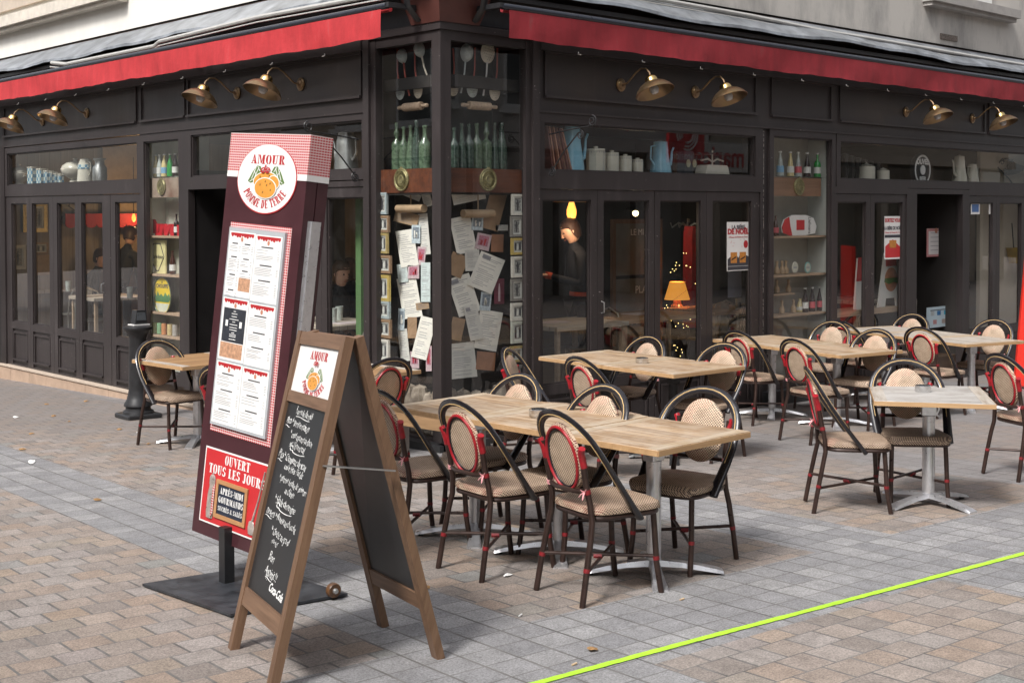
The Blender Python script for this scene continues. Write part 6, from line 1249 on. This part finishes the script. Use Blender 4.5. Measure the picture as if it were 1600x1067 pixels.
# ------------------------------------------------------------------ people
def skinned(name,J,E,mat,parent,root=0,sub=2):
    me=bpy.data.meshes.new(name); me.from_pydata([j[0] for j in J],E,[]); me.update(); me.materials.append(mat)
    o=bpy.data.objects.new(name,me); col.objects.link(o); o.parent=parent
    md=o.modifiers.new('skin','SKIN'); me.skin_vertices.new() if not me.skin_vertices else None
    for i,j in enumerate(J): me.skin_vertices[0].data[i].radius=(j[1],j[2] if len(j)>2 else j[1])
    me.skin_vertices[0].data[root].use_root=True; md.use_smooth_shade=True
    s=o.modifiers.new('sub','SUBSURF'); s.levels=sub; s.render_levels=sub; return o
SKIN=M('skin',(.62,.36,.26),.5,0,.1,20)
def head(par,c,R,hair,mat_h,long=.0):
    """head facing +x of R"""
    m=MB(); n=24; T=Matrix.Translation(c)@R
    prof=[(0,-.125),(.028,-.122),(.046,-.108),(.056,-.08),(.066,-.045),(.074,0),(.078,.04),(.072,.08),(.050,.108),(.022,.120),(0,.122)]
    for r,z in prof:
        for k in range(n):
            a=2*PI*k/n; x=math.cos(a)*r*1.18; y=math.sin(a)*r*.95
            if x>0 and abs(y)<.02 and -.035<z<.01: x+=.020*(1-abs(y)/.02)
            if x>0 and z<-.08: x+=.012
            m.v.append(T@Vector((x,y,z)))
    for i in range(len(prof)-1):
        for k in range(n): l=(k+1)%n; m.f.append((i*n+k,i*n+l,(i+1)*n+l,(i+1)*n+k))
    h=m.build('head',SKIN,par,True)
    m=MB(); m.tube([T@Vector((.078,0,.018)),T@Vector((.098,0,-.008)),T@Vector((.108,0,-.026)),T@Vector((.090,0,-.034))],[.007,.009,.013,.008],8); m.build('nose',SKIN,h,True)
    for s in(-1,1):
        m=MB(); m.lathe([(0,-.010),(.008,-.006),(.010,0),(.008,.006),(0,.010)],T@Vector((.080,s*.030,.012)),10); m.build('eye',M('eye_dark',(.05,.035,.03),.2),h,True)
        m=MB(); m.tube([T@Vector((.002,s*.074,-.03)),T@Vector((-.006,s*.082,.0)),T@Vector((.002,s*.078,.02))],[.007,.010,.006],8); m.build('ear',SKIN,h,True)
    m=MB(); m.tube([T@Vector((.086,-.022,-.062)),T@Vector((.095,0,-.060)),T@Vector((.086,.022,-.062))],[.002,.006,.002],6); m.build('mouth',M('lips',(.38,.13,.11),.5),h,True)
    m=MB(); 
    for i,(r,z) in enumerate([(.070,-.07-long),(.084,-.03),(.090,.02),(.090,.06),(.076,.10),(.05,.128),(0,.140)]):
        for k in range(n):
            a=2*PI*k/n; x=math.cos(a)*r*1.18-.014; y=math.sin(a)*r*1.0
            fr=.030 if z<.06 else 0
            if x>.035-(.06-z)*.2 and z<.06: x=.012-(.05-z)*.25
            m.v.append(T@Vector((x+random.uniform(-.003,.003),y+random.uniform(-.003,.003),z)))
    for i in range(6):
        for k in range(n): l=(k+1)%n; m.f.append((i*n+k,i*n+l,(i+1)*n+l,(i+1)*n+k))
    m.build('hair',mat_h,par,True); return h
def hand(par,w,d,up,mat=SKIN,curl=.6,side=1):
    d=d.normalized(); sdv=d.cross(up).normalized()*side; up=sdv.cross(d).normalized()*side
    J=[(w,.020,.014),(w+d*.045,.030,.014),(w+d*.085,.036,.012)]; E=[(0,1),(1,2)]
    for k,(o_,L) in enumerate(((-.028,.070),(-.010,.080),(.010,.076),(.027,.060))):
        b=w+d*.088+sdv*o_; a=b+d*L*.45-up*L*.1*curl; c=a+d*L*.3-up*L*.35*curl; e=c+d*L*.1-up*L*.35*curl
        i=len(J); J+=[(b,.0085),(a,.008),(c,.0075),(e,.006)]; E+=[(2,i),(i,i+1),(i+1,i+2),(i+2,i+3)]
    i=len(J); b=w+d*.03-sdv*.028; J+=[(b,.010),(b+d*.03-sdv*.018-up*.01,.0095),(b+d*.06-sdv*.02-up*.02,.0075)]; E+=[(1,i),(i,i+1),(i+1,i+2)]
    return skinned('hand',J,E,mat,par,0,1)
def person(loc,rz,lab,top,bot,hairm,long=0,seated=False,arms='phone',lean=0.0,headtilt=.35,waist=None,hgt=1.0):
    o=empty('person',loc,lab,'person',None,rz); V=Vector
    hip=.93 if not seated else .50; L=lean
    pel=V((0,0,hip)); ch=V((.02+L*.25,0,hip+.28)); sh=V((L*.5,0,hip+.46)); nk=V((.01+L*.58,0,hip+.55)); hd=nk+V((.035+L*.1,0,.155))
    J=[(pel,.155,.115),(pel+V((0.01+L*.1,0,.13)),.13,.10),(ch,.155,.115),(sh,.12,.09),(nk,.052,.052),(nk+V((.012,0,.05)),.050,.050)]; E=[(0,1),(1,2),(2,3),(3,4),(4,5)]
    hands=[]
    for s in(-1,1):
        S_=sh+V((0,s*.17,-.02)); i=len(J)
        if arms=='phone': el=S_+V((.02,s*.05,-.27)); wr=V((.30+L*.5,s*.05,hip+.25)); 
        elif arms=='rest': el=S_+V((.04,s*.06,-.27)); wr=el+V((.24,-s*.08,-.02))
        else: el=S_+V((.0,s*.05,-.28)); wr=el+V((.05,0,-.24))
        J+=[(S_,.062,.058),(el,.045,.045),(wr,.034,.030)]; E+=[(3,i),(i,i+1),(i+1,i+2)]; hands.append((wr,(wr-el),s))
    skinned('torso',J,E,top,o)
    J=[(pel,.15,.115)]; E=[]
    for s in(-1,1):
        i=len(J)
        if seated: J+=[(pel+V((.05,s*.09,-.03)),.09,.085),(pel+V((.42,s*.11,-.02)),.062,.062),(pel+V((.40,s*.11,-.43)),.045,.045),(pel+V((.52,s*.11,-.47)),.04,.03)]
        else: J+=[(pel+V((0,s*.09,-.08)),.092,.09),(V((.02,s*.10,.48)),.062,.062),(V((-.01,s*.10,.09)),.042,.042),(V((.14,s*.11,.035)),.042,.03)]
        E+=[(0,i),(i,i+1),(i+1,i+2),(i+2,i+3)]
    skinned('trousers',J,E,bot,o)
    if waist: m=MB(); m.lathe([(.152,-.022),(.158,0),(.152,.022)],pel+V((.0,0,.06)),20,None,.82,1.0); m.f=[f for f in m.f if len(f)==4]; m.build('belt',waist,o,True)
    head(o,hd,Matrix.Rotation(headtilt,4,'Y'),None,hairm,long)
    for w,d,s in hands:
        hand(o,w+d.normalized()*.01,d,V((0,0,1)) if arms!='phone' else V((0,0,1)),side=s)
        if waist: m=MB(); dd=d.normalized(); m.tube([w-dd*.02,w+dd*.02],.036,12); m.build('cuff',waist,o,True)
    if arms=='phone': m=MB(); c=(hands[0][0]+hands[1][0])/2+V((.11,0,.03)); m.box(c.x-.07,c.x+.07,c.y-.035,c.y+.035,c.z-.004,c.z+.004); m.build('phone',BLKM,o)
    return o
NAVY=M('navy_knit',(.012,.013,.022),.85,0,.3,30); BLK=M('black_cloth',(.012,.012,.013),.8,0,.3,20); DKBR=M('dark_brown_hair',(.045,.020,.013),.5,0,.4,40); GRYC=M('charcoal_jumper',(.035,.035,.038),.85,0,.3,20); ORG=M('orange_red_trim',(.50,.07,.03),.7)
q=pl('R',909,340,1.15); person((q.x,q.y,FL),math.atan2(.45,-.89),'standing person in navy jumper with orange red belt, looking at a phone',NAVY,NAVY,DKBR,.02,False,'phone',.12,.45,ORG)
q=pl('L',140,400,1.15); person((q.x,q.y,FL),math.radians(-60),'seated person in charcoal jumper with head bent, inside the left doors',GRYC,BLK,DKBR,0,True,'rest',.2,.35)
q=pl('L',187,400,1.35); person((q.x,q.y,FL-.12),math.radians(20),'standing person in a black jacket inside the left doors, back turned',BLK,BLK,DKBR,0,False,'down',.25,.3)
m=MB(); m.tube([(-.10,-.16,1.42),(-.02,-.02,1.52),(.06,.10,1.36)],.012,6)
q2=pl('L',524,470,.95); person((q2.x,q2.y,FL),math.radians(-90),'seated person with brown hair inside beside the green post',BLK,BLK,M('auburn_hair',(.10,.05,.025),.5,0,.4,40),.05,True,'rest',.1,.2)
q2=pl('L',556,470,1.5); person((q2.x,q2.y,FL),math.radians(100),'second seated person with reddish hair deeper inside beside the corner window',GRYC,BLK,M('reddish_hair',(.14,.06,.03),.5,0,.4,40),.05,True,'rest',.1,.2)
# ------------------------------------------------------------------ litter
LEAF=M('dry_leaf',(.30,.17,.07),.8,0,.4,40); FILT=M('filter_paper',(.62,.45,.28),.8,0,.1,30)
def butt(px,py,lab,a):
    g=Gp(px,py,.006); m=MB(); d=Vector((math.cos(a),math.sin(a),0)); m.tube([d*-.02,d*.008],.004,7); o=m.build('cigarette_end',FILT if px%2 else WHITE,None,True); o.location=g; tag(o,lab,'cigarette end','cigarette ends on the paving')
butt(814,960,'pale cigarette end on the tan paving left of the near table foot',.4); butt(899,1036,'orange cigarette end on the grey setts above the lime line',.1); butt(1067,935,'pale cigarette end beside the near table foot',.0); butt(216,675,'white cigarette end on the paving below the bollard',.2); butt(295,790,'white cigarette end left of the menu board on tan setts',.2)
def scrap(px,py,w,l,lab,a,mt=WHITE,name='paper_scrap',cat='paper'):
    g=Gp(px,py,.003); m=MB(); P=[]
    for k in range(9): an=2*PI*k/9; P.append((w*math.cos(an)*random.uniform(.7,1.1),l*math.sin(an)*random.uniform(.6,1.1)))
    vs=[(x,y,random.uniform(.0,.010)) for x,y in P]+[(0,0,.014)]; m.add(vs,[(k,(k+1)%9,9) for k in range(9)]); o=m.build(name,mt,None); o.location=g; o.rotation_euler=(0,0,a); tag(o,lab,cat)
scrap(793,899,.035,.022,'crumpled white paper scrap under the long front table',.3); scrap(49,722,.03,.11,'long white paper scrap on the paving at the far left',-.5); scrap(24,652,.03,.05,'small white scrap on the paving near the left plinth',.2)
for i,(px,py,lab) in enumerate(((135,627,'dry leaf against the left plinth'),(72,632,'dry leaf on the paving left of the plinth leaf'),(84,650,'small leaf on the paving at the far left'),(50,678,'dry leaf below the small white scrap'),(152,781,'yellow leaf on the grey band at the left'),(232,694,'brown crumpled leaf between the lone chair legs'),(108,659,'small leaf in the middle of the left paving'),(187,671,'greenish leaf below the bollard'),(665,918,'dark leaf right of the chalkboard foot'),(926,1015,'brown leaf on the grey setts'),(35,702,'tiny leaf at the left picture edge'))):
    scrap(px,py,random.uniform(.025,.045),random.uniform(.02,.035),lab,random.random()*3,LEAF,'dry_leaf','leaf')

# far right: beige rendered wall behind the last panes, with an iron lamp and a yellow lantern
BEI=plaster('beige_rough_render',(.74,.64,.52),(.60,.50,.40),.5)
s0=at('R',1531,400,.48)[0]; part('rendered_wall','R',BEI,[(s0,11.5,.48,.53,FL,3.0)])
o=item('iron_wall_lamp','R',1582,262,.40,None,'black iron lamp on a scroll bracket before the beige wall, far right','lamp')
m=MB(); m.lathe([(.16,-.04),(.05,.05),(.03,.09),(0,.09)],(0,0,0),20,Matrix.Rotation(math.radians(-28),4,'Y')); m.build('lamp_shade',BLKM,o,True)
m=MB(); m.tube([(-.24,.08,.06),(-.20,.06,.10),(-.1,.05,.12),(0,0,.10)],.012,8); m.tube([(-.28,.08,.0),(-.10,.02,-.14),(.2,0,-.34)],.010,6); m.build('bracket',BLKM,o,True)
for cx,cz in ((-.30,.07),(-.20,-.04)): m=MB(); m.tube([(cx+.05*(1-i/18*.7)*math.cos(i/18*9),.0,cz+.05*(1-i/18*.7)*math.sin(i/18*9)) for i in range(19)],.008,6); m.build('scroll',BLKM,o,True)
o=item('yellow_bucket_lantern','R',1588,398,.38,None,'small yellow bucket with a stick hanging before the beige wall, far right','bucket'); m=MB(); m.lathe([(0,-.12),(.10,-.12),(.15,.09),(.165,.10),(.14,.09)],(0,0,0),20); m.build('bucket',M('mustard_enamel',(.42,.26,.02),.4,0,.2,12),o,True); m=MB(); m.tube([(-.05,0,-.1),(-.14,0,.45)],.008,6); m.build('stick',BRONZE,o,True)
part('window_bench','R',SHELF,[(5.8,7.38,.12,.45,.74,.80)])
x0,z0=at('R',1391,463,.22); o=empty('burger_board',(x0,.22,.801),'white A shaped board with a burger picture below the poster on the right hand door','sign board')
h=at('R',1391,395,.22)[1]-.80; w=abs(at('R',1413,430,.22)[0]-at('R',1370,430,.22)[0])/2*.92
m=MB(); m.prism([(-w,0),(-w*.45,0),(-w*.38,.10),(w*.38,.10),(w*.45,0),(w,0),(w*.5,h),(-w*.5,h)],-.01,.01); m.build('board',SIGNW,o)
disc(w*.5,0,h*.50,-.0125,-.0105,24,1.0).build('bun',M('bun_brown',(.50,.20,.10),.5,0,.3,30),o); m=MB(); m.prism([(-w*.55,h*.46),(-w*.2,h*.42),(w*.2,h*.45),(w*.55,h*.42),(w*.5,h*.53),(-w*.5,h*.53)],-.0145,-.0128); m.build('salad',GREENL,o); m=MB(); m.prism(rc(-w*.42,w*.42,h*.75,h*.98),-.0125,-.0105); m.build('heading_panel',RED,o)
x0,z0=at('R',1345,463,.22); o=empty('red_white_board',(x0,.22,.801),'narrow board, red above and white below, inside the first right hand door leaf','sign board')
m=MB(); m.prism([(-.15,0),(.15,0),(.13,.60),(-.08,.60)],-.01,.01); m.build('board',SIGNW,o); m=MB(); m.prism([(-.115,.33),(.14,.33),(.13,.61),(-.08,.61)],-.0125,-.0105); m.build('red_face',RED,o)
